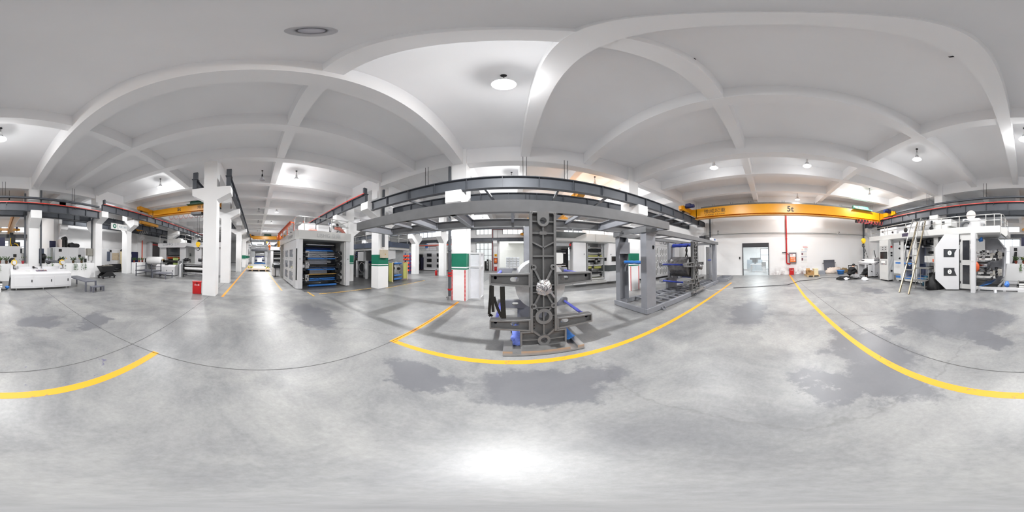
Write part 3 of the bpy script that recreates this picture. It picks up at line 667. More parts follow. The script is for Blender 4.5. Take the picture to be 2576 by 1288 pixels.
# ================================================================ the grey frames in the foreground
def make_casting(label,yf):
    """Ribbed cast side frame with four arms, standing on a machined foot; front face at y=yf, centred on x=.49."""
    cx=.49; t=thing('side_frame_casting',label,'machine frame',(cx,yf,0))
    D=.15
    out=[(.12,.1),(.86,.1),(.86,.385),(.70,.385),(.70,2.354),(.28,2.354),(.28,.385),(.12,.385)]
    w=MB().prism(out,'y',yf+.085,yf+.11,0,[oct_(cx,2.2,.06,.06),oct_(cx,.65,.09,.09),oct_(cx,.2,.055,.055)])
    obj('web_plate',w,CASTD,t)
    r=MB()
    def rib(a,b,wd=.022,d0=.02): r.bar((a[0],yf+d0+(.105-d0)/2,a[1]),(b[0],yf+d0+(.105-d0)/2,b[1]),.105-d0,wd,up=(0,0,1)) if abs(a[0]-b[0])>1e-4 else r.box(a[0]-wd/2,yf+d0,a[1],a[0]+wd/2,yf+.105,b[1])
    # rim
    rim=MB()
    def rb(x0,z0,x1,z1): rim.box(x0,yf,z0,x1,yf+D,z1)
    rb(.28,.36,.318,2.354); rb(.662,.36,.70,2.354); rb(.12,.1,.15,.385); rb(.83,.1,.86,.385); rb(.12,.355,.28,.385); rb(.70,.355,.86,.385); rb(.12,.08,.86,.115)
    rb(.318,2.325,.40,2.354); rb(.58,2.325,.662,2.354)
    obj('rim',rim,CASTM,t,bev=.006)
    rib((cx,.3),(cx,2.1)); 
    for z in (2.19,): rib((.3,z),(.4,z)); rib((.58,z),(.68,z))
    for z in (2.0,1.635,.80): rib((.31,z),(.67,z))
    rib((.31,1.86),(cx,1.77)); rib((.67,1.86),(cx,1.77))
    for b in ((.335,1.46),(.65,1.46),(.335,.83),(.65,.83)): rib(b,(cx,1.14),.03)
    rib((.31,1.17),(.37,1.17)); rib((.61,1.17),(.67,1.17)); rib((.31,1.06),(.4,1.06)); rib((.58,1.06),(.67,1.06))
    rib((.335,.83),(.42,.73)); rib((.65,.83),(.56,.73)); rib((.31,.65),(.38,.65)); rib((.6,.65),(.67,.65))
    rib((.30,.40),(.43,.28),.03); rib((.68,.40),(.55,.28),.03); rib((.15,.21),(.4,.21)); rib((.58,.21),(.83,.21))
    r.prism(slot(cx,2.0,.13,.055),'y',yf+.01,yf+.1)
    obj('ribs',r,CASTM,t)
    b=MB(); part=lambda nm: obj(nm,b,CASTM,t)
    b.prism([(.395,2.354),(.395,2.2)]+[(cx-.095*math.cos(PI*i/12),2.2-.095*math.sin(PI*i/12)) for i in range(13)]+[(.585,2.2),(.585,2.354)],'y',yf,yf+D,0,[oct_(cx,2.2,.055,.055)]); part('bearing_boss'); b=MB()
    b.prism(oct_(cx,.65,.135,.135,28),'y',yf-.01,yf+D+.02,0,[oct_(cx,.65,.085,.085,28)]); part('bearing_ring'); b=MB()
    b.prism(oct_(cx,.2,.1,.1,24),'y',yf-.005,yf+D,0,[oct_(cx,.2,.055,.055)]); part('bearing_ring'); b=MB()
    b.prism(oct_(cx,1.14,.12,.12,24),'y',yf,yf+D,0); part('hub_boss')
    for x,z in ((.335,1.46),(.65,1.46),(.335,.83),(.65,.83)): b=MB(); b.prism(oct_(x,z,.045,.045,16),'y',yf,yf+D-.01,0,[oct_(x,z,.02,.02,10)]); part('bolt_boss')
    for x in (.31,.67): b=MB(); b.prism(oct_(x,2.33,.022,.022,10),'y',yf-.002,yf+.03,0,[oct_(x,2.33,.01,.01,8)]); part('corner_boss')
    for x in (.325,.655):
        for z in (1.38,1.30,1.22,1.12,.56,.5,.44): obj('bolt',MB().cyl((x+(.012 if x<.5 else -.012),yf+.02,z),(x+(.012 if x<.5 else -.012),yf-.004,z),.009,n=6),DARK,t)
    for sg in (-1,1):
        for zt,zo,zi in ((1.37,1.19,1.15),(.605,.435,.39)):
            xi=.28 if sg<0 else .70; xo=-.35 if sg<0 else 1.33
            o4=[(xi,zi),(xo,zo),(xo,zt-.01),(xi,zt)]; m=MB()
            g=.022*sg
            inn=[(xi+g*1.2,zi+.028),(xo-g,zo+.025),(xo-g,zt-.033),(xi+g*1.2,zt-.025)]
            zc=(zt+zo)/2
            m.prism(o4,'y',yf,yf+D,0,[inn])
            sx=cx+sg*.36 if sg>0 else cx-.45
            hole=slot(sx,zc-.01,.145,.075); h2=oct_(xo-sg*.085,zc+.015,.026,.026,14)
            m.prism([(p[0]-.004*sg*0,p[1]) for p in inn],'y',yf+.06,yf+.085,1,[hole,h2])
            obj('arm',m,[CASTM,CASTD],t)
    ft=MB().box(-.14,yf-.17,0,1.09,yf+.2,.1)
    foot=MB(); foot.box(-.14,yf-.17,.012,.0,yf+.2,.1); foot.box(.0,yf-.17,.012,.125,yf+.2,.045); foot.box(.125,yf-.17,.012,.86,yf+.2,.1); foot.box(.86,yf-.17,.012,.98,yf+.2,.045); foot.box(.98,yf-.17,.012,1.09,yf+.2,.1)
    foot.box(.0,yf-.15,0,.12,yf+.15,.014); foot.box(.86,yf-.15,0,.98,yf+.15,.014); foot.box(.4,yf-.1,0,.6,yf+.15,.014)
    for x in (.06,.92): foot.cyl((x,yf-.11,.045),(x,yf-.11,.05),.01,n=8)
    obj('foot_beam',foot,ALU,t)
    return t
C1=make_casting('ribbed grey side frame casting at the front with foil wrapped hub',2.5)
def plain_frame(label,x,y,z0):
    """The flat outer face of a rear side frame with its four slotted arms."""
    t=thing('side_frame_plate',label,'machine frame',(x,y,z0)); X=lambda pts:[(x+p[0],z0+p[1]) for p in pts]
    obj('plate',MB().prism(X([(-.37,.06),(.37,.06),(.37,.385),(.21,.385),(.21,2.354),(-.21,2.354),(-.21,.385),(-.37,.385)]),'y',y,y+.12,0,[X(oct_(0,2.2,.055,.055)),X(oct_(0,.65,.08,.08))]),STEELB,t,bev=.006)
    for sg in (-1,1):
        for zt,zo,zi in ((1.37,1.19,1.15),(.605,.435,.39)):
            a=[(sg*.21,zi),(sg*.84,zo),(sg*.84,zt),(sg*.21,zt)]
            obj('arm',MB().prism(X(a),'y',y,y+.12,0,[X(slot(sg*.42,(zt+zo)/2,.15,.08)),X(oct_(sg*.75,(zt+zo)/2,.028,.028,12))]),STEELB,t,bev=.006)
    for q in (-.2,.2): obj('top_lug',MB().box(x+q-.02,y+.02,z0+2.33,x+q+.02,y+.1,z0+2.37),ALU,t)
    if z0<.05: obj('foot_beam',MB().box(x-.63,y-.1,0,x+.6,y+.22,.09),ALU,t,bev=.006)
    return t
plain_frame('flat blue grey side frame plate behind the large film wrapped drum',.49,3.78,0)
C3=dup(C1,(6.3,2.98,.12),'ribbed grey casting on the front rail of the long base frame',scale=(1,1,.9))
plain_frame('flat grey side frame plate on the rear rail of the long base frame',6.3,4.2,.12).scale=(1,1,.9)

def wrapped_drum(cx,y0,y1,z,R,label,m,foil=True):
    t=thing('wrapped_drum',label,'roll',(cx,(y0+y1)/2,z))
    prof=[(.06,y0-(y0+y1)/2)]+[(R*.97,y0-(y0+y1)/2+.005),(R,y0-(y0+y1)/2+.04)]+[(R*(1+.008*math.sin(k*2.3)),y0-(y0+y1)/2+.04+(y1-y0-.08)*k/8) for k in range(1,8)]+[(R,y1-(y0+y1)/2-.04),(R*.97,y1-(y0+y1)/2),(.06,y1-(y0+y1)/2)]
    obj('wrapped_body',MB().lathe(prof,(cx,(y0+y1)/2,z),'y',40),m,t)
    if foil: 
        fo=MB().lathe([(0,-.10),(.035,-.10),(.04,-.07)]+[(.05,-.05),(.09,-.035),(.125,-.02),(.135,.0),(.13,.02)],(cx,2.5-.005,z),'y',28)
        # crumple the foil
        rnd=random.Random(3); fo.v=[(v[0]+rnd.uniform(-.008,.008),v[1]+rnd.uniform(-.012,.012),v[2]+rnd.uniform(-.008,.008)) for v in fo.v]; fo.s=[False]*len(fo.s)
        for k in range(16):
            a=2*PI*k/16; fo.bar((cx+.04*math.cos(a),2.5-.05,z+.04*math.sin(a)),(cx+.125*math.cos(a+.35),2.5-.015,z+.125*math.sin(a+.35)),.006,.012)
        f=obj('foil_wrap',fo,mat('crumpled_foil',(196,196,198),.16,1.,var=.25,scale=30,bump=1.,bscale=40),t); f['label']='crumpled silver foil around the shaft end'
        s=MB().cyl((cx+.05,2.5-.05,z-.03),(cx+.055,2.5-.16,z-.035),.04,.035,n=16); s.prism([(cx+.06,z-.05),(cx+.13,z-.15),(cx+.15,z-.13),(cx+.08,z-.02)],'y',2.36,2.375)
        obj('shaft_end',s,CHROME,t)
    else:
        obj('shaft_end',MB().cyl((cx,y0-.5,z),(cx,y0,z),.06,.08,n=16).ball((cx,y0-.42,z),.1,jit=.5,seed=4),FILMD,t)
    return t
wrapped_drum(.49,2.72,3.68,1.14,.44,'large clear film wrapped drum between the two front castings',FILM)
wrapped_drum(6.3,3.2,4.1,1.146,.44,'dark film wrapped drum between the castings on the long base frame',FILMD,False)
def tube_(label,a,b,r,m,group=None):
    t=thing('wrapped_tie_bar',label,'tie bar',a,group)
    obj('wrapped_tube',MB().tube([Vector(a).lerp(Vector(b),i/10) for i in range(11)],lambda u:r*(1+.12*math.sin(u*23)),n=12),m,t)
    d=(Vector(b)-Vector(a)).normalized()
    obj('end_collar',MB().cyl(Vector(a),Vector(a)+d*.05,r*1.25).cyl(Vector(b)-d*.05,b,r*1.25),ALU,t); return t
for x,z,l in ((-.265,.54,'violet blue wrapped tie bar between the lower left arms of the front castings'),(1.245,.54,'violet blue wrapped tie bar between the lower right arms of the front castings'),(-.265,1.30,'violet blue wrapped tie bar between the upper left arms of the front castings'),(1.245,1.30,'violet blue wrapped tie bar between the upper right arms of the front castings')):
    tube_(l,(x,2.6,z),(x,3.77,z),.032,BLUEP)
for x,z,l in ((5.5,.585,'navy wrapped tie bar low on the left arms of the far castings'),(7.08,.585,'navy wrapped tie bar low on the right arms of the far castings'),(5.5,1.28,'navy wrapped tie bar on the upper left arms of the far castings'),(7.08,1.28,'navy wrapped tie bar on the upper right arms of the far castings')):
    tube_(l,(x,3.1,z),(x,4.19,z),.035,BLUEW)
tube_('thick navy wrapped roller at the top of the far castings',(6.3,3.1,2.1),(6.3,4.2,2.1),.075,BLUEW)
# straps
def strap(label,paths,w=.045):
    t=thing('lifting_strap',label,'strap',paths[0][0]) if len(paths)>1 else None
    for pts in paths:
        m=MB()
        for a,b in zip(pts,pts[1:]): m.bar(a,b,.008,w,up=(1,0,0))
        WB=mat('black_webbing',(30,28,24),.8,var=.3,scale=40)
        if t is None: return tag(obj('lifting_strap',m,WB,None,loc=paths[0][0]),label,'strap')
        obj('webbing',m,WB,t)
    return t
strap('black lifting straps hanging from the left arm of the front casting',[
 [(-.33,2.52,1.18),(-.335,2.5,.98),(-.35,2.5,.80),(-.355,2.5,.70),(-.33,2.5,.67),(-.31,2.5,.70)],
 [(-.30,2.48,1.18),(-.30,2.48,.95),(-.29,2.48,.75)],
 [(-.28,2.5,1.0),(-.24,2.5,.85),(-.18,2.5,.70),(-.16,2.5,.66)]])
strap('wide black strap end hanging beside the looped straps',[[(-.15,2.49,1.17),(-.145,2.49,.95),(-.13,2.49,.64)]],.075)
strap('black straps looped from the navy top roller to the dark drum',[[(6.2,3.3,2.12),(6.15,3.4,1.9),(6.3,3.4,1.59)],[(6.35,3.5,2.12),(6.45,3.5,1.9),(6.3,3.5,1.59)],[(6.3,3.45,2.12),(6.4,3.45,1.85),(6.3,3.5,1.59)]],.07)
# blue plastic sheets over the rails at the foot
for x0,x1,l in ((-.02,.16,'crumpled blue plastic sheet beside the foot of the front casting at left'),(.84,1.05,'blue plastic sheet behind the foot of the front casting at right')):
    m=MB(); n=9; P=[]
    for i in range(n+1):
        for j in range(5): P.append((x0+(x1-x0)*j/4+.02*math.sin(i*1.7)*(1 if j in(0,4) else .3),2.62+i*.11,.012+.06*abs(math.sin(i*.9+j*1.3))+.02*j*(1 if x0>.5 else 0)))
    m.add(P,[(i*5+j,i*5+j+1,(i+1)*5+j+1,(i+1)*5+j) for i in range(n) for j in range(4)],0,True)
    o=tag(obj('plastic_sheet',m,BLUEF if x0>.5 else mat('crumpled_blue_film',(120,140,226),.22,var=.2,scale=10,bump=.8,bscale=25)),l,'plastic sheet'); s=o.modifiers.new('thickness','SOLIDIFY'); s.thickness=.008

# ladder frame resting over the castings
t=thing('ladder_frame','long grey welded ladder frame overhead on the front castings','steel frame',(0,2.55,2.354))
for y,n in ((2.55,'front_beam'),(3.92,'rear_beam')):
    m=MB(); sg=1 if y<3 else -1
    m.box(-3.59,y-.008,2.354,3.7,y+.008,2.564); m.box(-3.59,y,2.354,3.7,y+sg*.09,2.366); m.box(-3.59,y,2.552,3.7,y+sg*.09,2.564)
    obj(n,m,STEEL,t)
for x in (-3.55,-1.95,-2.75,-.98,.02,.8,1.35,2.35,3.62):
    m=MB()
    if x in (-2.75,1.35,.02): m.bar((x,2.56,2.5),(x,3.91,2.5),.06,.06)
    else:
        m.box(x-.005,2.56,2.36,x+.005,3.91,2.56); m.box(x-.05,2.56,2.354,x+.05,3.91,2.366); m.box(x-.05,2.56,2.552,x+.05,3.91,2.564); m.prism([(2.36+.0,3.9),(2.36+.0,3.8),(2.56,3.9)],'x',x-.004,x+.004) if 0 else m.box(x-.05,3.895,2.36,x+.05,3.91,2.56)
    obj('cross_beam',m,STEELB,t)

# long base frame with corner posts and top frame
def boxtube(m,x0,y0,z0,x1,y1,z1): m.box(x0,y0,z0,x1,y1,z1)
t=thing('base_frame','long grey base frame with four corner posts and ribbed castings','steel frame',(6.2,3.6,0))
m=MB(); m.box(3.15,2.92,.012,9.3,3.02,.17); m.box(3.15,4.28,.012,9.3,4.38,.17); m.box(3.15,3.02,.012,3.24,4.28,.17); m.box(9.21,3.02,.012,9.3,4.28,.17)
for x in (3.4,5,6.5,8,9.1):
    for y in (2.95,4.32): m.box(x-.08,y-.03,0,x+.08,y+.03,.013)
obj('base_rails',m,STEELB,t,bev=.006)
for i in range(13):
    x=4.05+i*.4
    if x<9.2: obj('cross_member',MB().box(x-.03,3.02,.1,x+.03,4.28,.16),STEELB,t)
for y in (3.4,3.85): obj('stringer',MB().box(4.05,y-.03,.1,9.2,y+.03,.155),STEELB,t)
for x in (3.75,5.9,8.3): 
    m=MB(); m.box(x,2.82,.005,x+.16,2.92,.02)
    for q in (x+.01,x+.14): m.prism([(2.92,.012),(2.92,.12),(2.83,.012)],'x',q,q+.012)
    obj('lifting_lug',m,STEELB,t)
def post(x0,x1,y0,y1,nm,hole=None):
    m=MB(); sg=1 if y0<3.5 else -1; yf=y0 if y0<3.5 else y1
    h=[oct_(*hole,.055,.06,16)] if hole else []
    m.prism(rect(x0,.17,x1,2.27),'y',yf,yf+sg*.02,0,h); ya,yb=(y0+.0205,y1) if sg>0 else (y0,y1-.0205); m.box(x0,ya,.17,x0+.02,yb,2.27); m.box(x1-.02,ya,.17,x1,yb,2.27)
    if hole: m.cyl((hole[0],yf+sg*.03,hole[1]),(hole[0],yf+sg*.05,hole[1]),.062,m=1)
    return obj(nm,m,[STEELB,BLACK],t)
post(3.18,3.56,2.94,3.16,'corner_post',(3.47,1.87)); post(3.22,3.6,4.15,4.36,'corner_post',(3.5,1.87))
post(8.78,9.02,2.94,3.16,'corner_post'); post(8.78,9.1,4.15,4.36,'corner_post')
obj('gusset_plate',MB().box(3.2,4.1,1.72,3.62,4.14,2.1),STEELB,t)
m=MB(); m.box(3.15,2.92,2.27,9.3,2.94,2.43); m.box(3.15,2.941,2.27,9.3,3.1,2.285); m.box(3.15,4.36,2.27,9.3,4.38,2.43); m.box(3.15,4.2,2.27,9.3,4.359,2.285); m.box(3.15,2.941,2.286,3.17,4.359,2.43); m.box(9.28,2.941,2.286,9.3,4.359,2.43)
for x in (4.1,4.75,7.2,8.2): m.box(x-.1,2.942,2.29,x+.1,4.358,2.3)
pass
obj('top_frame',m,STEEL,t)
tube_('blue film wrapped bar between the near end posts of the base frame',(3.4,3.18,1.45),(3.4,4.14,1.45),.05,BLUEF)
# second uprights beyond
t=thing('upright_frame','pair of grey drilled upright plates beyond the long base frame','steel frame',(10.9,4.1,0))
for x in (10.6,11.15):
    obj('upright',MB().prism(rect(x-.2,0,x+.2,2.25),'y',4.1,4.16,0,[oct_(x,1.75,.04,.045,12),oct_(x,.3,.04,.045,12)]),STEEL if x<11 else STEELB,t)
obj('blue_bar',MB().cyl((10.6,4.13,1.32),(11.2,4.13,1.32),.06),BLUEW,t)
t=thing('floor_tray_frame','low open grey steel tray frame on the floor near the door wall','steel frame',(10.4,2.95,0))
m=MB(); a,b,c,d=9.5,11.3,2.5,3.3
m.box(a,c,.02,b,c+.05,.2); m.box(a,d-.05,.02,b,d,.2); m.box(a,c,.02,a+.05,d,.2); m.box(b-.05,c,.02,b,d,.2); m.box(a,c,0,b,d,.03)
obj('tray_rim',m,STEELB,t); obj('handle_lug',MB().cyl((9.7,2.44,.1),(9.85,2.44,.1),.02).box(9.68,2.44,.08,9.7,2.5,.12).box(9.85,2.44,.08,9.87,2.5,.12),ALU,t)
# a servo unit and a small blue-labelled box on top of the far end
t=thing('servo_unit','dark servo unit lying on the far end of the base frame top','motor',(8.0,3.3,2.43)); obj('motor_body',MB().box(7.6,3.05,2.43,8.2,3.4,2.63).cyl((7.5,3.2,2.53),(7.6,3.2,2.53),.09),DARK,t); obj('connector',MB().cyl((8.2,3.2,2.53),(8.3,3.2,2.53),.06),BLACK,t)
t=thing('gear_unit','white gear unit with blue label on the far end of the base frame top','motor',(8.9,3.2,2.43)); obj('housing',MB().box(8.5,3.0,2.43,9.25,3.35,2.63),WHITEM,t,bev=.02); obj('blue_label',MB().box(8.8,2.99,2.5,9.0,3.0,2.6),INKB,t)
# ================================================================ things along the door wall
def box_thing(name,label,cat,b,m,group=None,bev=.0):
    t=obj(name,MB().box(*b),m,None,bev,loc=((b[0]+b[3])/2,(b[1]+b[4])/2,b[2])); return tag(t,label,cat,group)
def extinguisher_box(x,y,rot,label,group,z=0):
    t=thing('extinguisher_box',label,'fire extinguisher box',(x,y,z),group); L=_loc[t.name]; _loc[t.name]=(0,0,0); t.rotation_euler=(0,0,rot)
    obj('body',MB().box(-.1,-.18,.0,.1,.18,.5),RED,t,bev=.008)
    obj('lid',MB().box(-.115,-.195,.5,.115,.195,.53),RED,t)
    tx=text_mb('灭火器',.07,(-.1,0,.38),(0,-1,0),(0,0,1)); obj('lettering',tx,INKW,t)
    obj('latch',MB().box(-.115,-.03,.44,-.1,.03,.48),BLACK,t)
    return t
extinguisher_box(12.95,-1.87,0,'red fire extinguisher box on the floor under the hydrant cabinet','extinguisher boxes')
extinguisher_box(-6.4,-2.4,PI+.3,'red fire extinguisher box at the foot of the nearest aisle column','extinguisher boxes')
# hydrant cabinet
t=thing('hydrant_cabinet','silver framed fire hydrant cabinet with orange notice on the door wall','fire cabinet',(13.1,-1.97,.94))
obj('cabinet_frame',MB().box(12.92,-2.28,.94,13.1,-1.66,1.8),ALU,t)
obj('door_panel',MB().box(12.905,-2.25,.98,12.925,-1.70,1.74),mat('hydrant_dark_frame',(78,54,70),.4),t)
n=MB().box(12.90,-2.2,1.03,12.906,-1.75,1.68); nt=obj('notice',n,mat('orange_notice_sheet',(238,120,40),.5,var=.04),t)
obj('notice_top',MB().box(12.897,-2.2,1.44,12.9005,-1.75,1.68),PAPER,t)
tx=text_mb('消火栓',.14,(12.897,-1.975,1.33),(0,-1,0),(0,0,1),fit=.36); text_mb('119',.2,(12.897,-1.975,1.15),(0,-1,0),(0,0,1),mb=tx,fit=.34)
obj('lettering',tx,INKW,t); tx=text_mb('火警',.12,(12.894,-1.85,1.6),(0,-1,0),(0,0,1)); obj('red_lettering',tx,INKR,t)
# posters
def poster(y0,y1,z0,z1,label,kind):
    t=thing('wall_poster',label,'poster',(13.095,(y0+y1)/2,z0)); obj('sheet',MB().box(13.085,y0,z0,13.1,y1,z1),PAPER,t)
    yc=(y0+y1)/2; a=MB(); b=MB()
    if kind==0:
        a.box(13.083,yc-.28,z1-.12,13.086,yc+.12,z1-.08).box(13.083,yc-.22,z1-.05,13.086,yc+.14,z1-.035)
        for i in range(3): b.box(13.083,yc-.25,z0+.1+.06*i,13.086,yc+.0,z0+.115+.06*i)
        obj('red_heading',a,INKR,t); obj('text_lines',b,INKB,t); obj('seal',MB().box(13.083,yc+.1,z0+.08,13.086,yc+.24,z0+.2),mat('poster_tint',(240,214,204),.6),t)
    else:
        obj('heading_strip',MB().box(13.083,y0+.01,z1-.04,13.086,y1-.01,z1-.01),INKB,t)
        obj('photo',MB().box(13.083,y1-.18,z0+.12,13.086,y1-.05,z1-.1),mat('poster_photo_maroon',(112,66,76),.5,var=.3,scale=30),t)
        for i in range(5): b.box(13.083,y0+.03,z0+.08+.045*i,13.086,y1-.22,z0+.09+.045*i)
        obj('text_lines',b,INKG,t)
    return t
poster(-3.28,-2.68,1.87,2.33,'large white poster with red heading, highest on the door wall',0)
poster(-3.19,-2.68,1.46,1.85,'white notice sheet in the middle of the door wall poster column',1)
poster(-3.19,-2.68,1.0,1.44,'lowest white notice sheet of the door wall poster column',1)
t=thing('card_reader','small black access reader left of the glass door','reader',(13.1,2.29,1.3)); obj('body',MB().box(13.06,2.24,1.32,13.1,2.34,1.5),BLACK,t,bev=.006); obj('exit_button',MB().box(13.08,2.25,1.24,13.1,2.33,1.3),LGREY,t)
for y,z,l in ((4.05,3.55,'white security camera on the door wall above the base frame end'),(-5.95,3.42,'white security camera high on the door wall above the leaning board')):
    t=thing('security_camera',l,'camera',(13.1,y,z)); obj('bracket',MB().bar((13.1,y,z-.1),(12.95,y,z+.02),.04,.04),LGREY,t)
    obj('camera_body',MB().cyl((13.0,y+.06,z-.1),(12.78,y-.04,z+.1),.05,n=12),LGREY,t); obj('lens',MB().cyl((12.79,y-.035,z+.09),(12.76,y-.05,z+.12),.045,n=12),BLACK,t)
# pallet with cartons
t=thing('wooden_pallet','small wooden pallet on the floor under the posters','pallet',(11.7,-3.2,0))
for i in range(5): obj('deck_board',MB().box(11.2+i*.24,-3.65,.1,11.36+i*.24,-2.75,.12),WOOD,t)
for y in (-3.62,-3.2,-2.79): obj('bearer',MB().box(11.2,y-.04,.0,12.32,y+.04,.1),WOOD,t)
t=thing('open_carton','torn open brown cardboard carton on the pallet','carton',(11.7,-2.98,.12))
obj('carton_body',MB().box(11.4,-3.28,.12,12.0,-2.8,.125).box(11.4,-3.28,.12,11.41,-2.8,.4).box(11.99,-3.28,.12,12.,-2.8,.42).box(11.4,-3.28,.12,12.,-3.27,.38).box(11.4,-2.81,.12,12.,-2.8,.42),CARD,t)
fm=MB(); fm.bar((11.4,-2.95,.4),(11.25,-2.9,.47),.2,.008); fm.bar((11.42,-2.8,.4),(11.46,-2.72,.55),.16,.008); fm.bar((11.6,-3.28,.38),(11.6,-3.38,.3),.3,.008); fm.bar((11.98,-3.0,.42),(12.1,-3.0,.56),.3,.008)
obj('flaps',fm,CARD,t)
box_thing('cream_carton','closed cream cardboard carton at the right end of the pallet','carton',(11.4,-3.62,.121,11.85,-3.3,.56),CREAM)
box_thing('steel_plate_stack','low grey steel box on the floor between pallet and leaning board','box',(12.3,-4.5,0,12.9,-3.95,.28),mat('grey_steel_box',(140,144,152),.45))
t=thing('leaning_board','large slate grey board leaning on the door wall','board',(12.8,-5.1,0)); R=Matrix.Rotation(math.radians(-9),3,'Y')
pts=[(-.03,-.52,0),(.03,-.52,0)]
m=MB().obox((12.82,-5.08,.575),(.05,.98,1.14),Matrix.Rotation(math.radians(14),3,'Y')); obj('panel',m,BENCH,t)
obj('end_pins',MB().cyl((12.9,-4.56,.86),(12.9,-4.48,.86),.03).cyl((12.9,-5.6,.86),(12.9,-5.68,.86),.03),BLACK,t)
t=thing('plastic_basket','bright blue plastic basket beside the squatting person','basket',(11.75,-5.6,0))
m=MB().lathe([(.0,.01),(.24,.01),(.30,.3),(.32,.31),(.285,.3),(.23,.03),(0,.03)],(11.75,-5.6,0),n=24); obj('bowl',m,mat('blue_plastic_basket',(64,132,206),.4,var=.05),t)
obj('rim_band',MB().lathe([(.3,.29),(.335,.29),(.335,.33),(.3,.33)],(11.75,-5.6,0),n=24),mat('blue_plastic_basket'),t)
def heap(name,label,cat,c,sc,m,seed,n=3,jit=.35):
    b=MB(); r=random.Random(seed)
    for i in range(n):
        q=(c[0]+r.uniform(-.5,.5)*sc[0]*.7,c[1]+r.uniform(-.5,.5)*sc[1]*.7,c[2])
        b.ball(q,1,(sc[0]*r.uniform(.45,.7),sc[1]*r.uniform(.45,.7),sc[2]*r.uniform(.7,1.)),14,0,10,jit,seed+i)
    b.v=[(x,y,max(z,.004)) for x,y,z in b.v]
    o=obj(name,b,m,None,loc=c); return tag(o,label,cat)
heap('plastic_sack','crumpled beige plastic sack around the blue basket','sack',(12.65,-5.35,.1),(.36,.9,.42),mat('beige_sack',(210,196,184),.5,var=.12,bump=.5,bscale=20),5)
heap('brown_bag','small brown bag behind the squatting person','bag',(12.6,-6.4,.1),(.35,.5,.4),mat('brown_bag_cloth',(132,112,78),.8,var=.2),8)
# cable coils on the floor
t=thing('cable_coil','black corrugated hose coils heaped by the squatting person','cable coil',(9.3,-4.85,0))
for k,(x,y,r) in enumerate(((9.25,-4.55,.42),(9.3,-4.6,.34),(9.0,-5.0,.4),(9.4,-4.7,.38),(8.9,-5.15,.32))):
    pts=[(x+r*math.cos(a)*(1+.05*math.sin(3*a+k)),y+r*math.sin(a)*(1+.06*math.cos(2*a+k)),.03+.02*k+.01*math.sin(5*a)) for a in [2*PI*i/30 for i in range(31)]]
    obj('coil',MB().tube(pts,.03,n=8),RUBBER,t)
heap('tangled_cables','tangled grey wires spilling from the white desk console','cables',(9.25,-5.5,.03),(.5,.42,.26),mat('grey_wire_tangle',(120,120,122),.5,var=.6,scale=22,bump=1.,bscale=18),21,4,.5)
heap('white_rag','crumpled white plastic bag at the front of the hose coils','plastic bag',(9.0,-4.55,.02),(.28,.3,.14),PEARL,31,2,.5)
heap('white_rag','crumpled white film by the foot of the control cabinet','plastic bag',(8.2,-5.6,.02),(.35,.35,.14),PEARL,35,2,.5)
m=MB().tube([(7.76,1.7,.015),(7.95,1.2,.015),(8.3,.1,.015),(8.42,-.55,.015),(8.52,-1.,.015),(9.1,-1.5,.015),(9.66,-1.9,.015),(9.77,-2.85,.015),(10.43,-3.63,.015),(10.02,-4.4,.015),(9.6,-4.8,.04)],.014,n=6)
tag(obj('floor_cable',m,BLACK),'long black cable snaking across the floor towards the hose coils','cable')
m=MB().tube([(6.75,2.75,.1),(6.9,2.6,.012),(7.3,2.2,.012),(7.76,1.72,.012)],.009,n=6); tag(obj('floor_cable',m,mat('pale_cable',(200,200,196),.5)),'thin pale cable trailing from the base frame to the yellow line','cable')

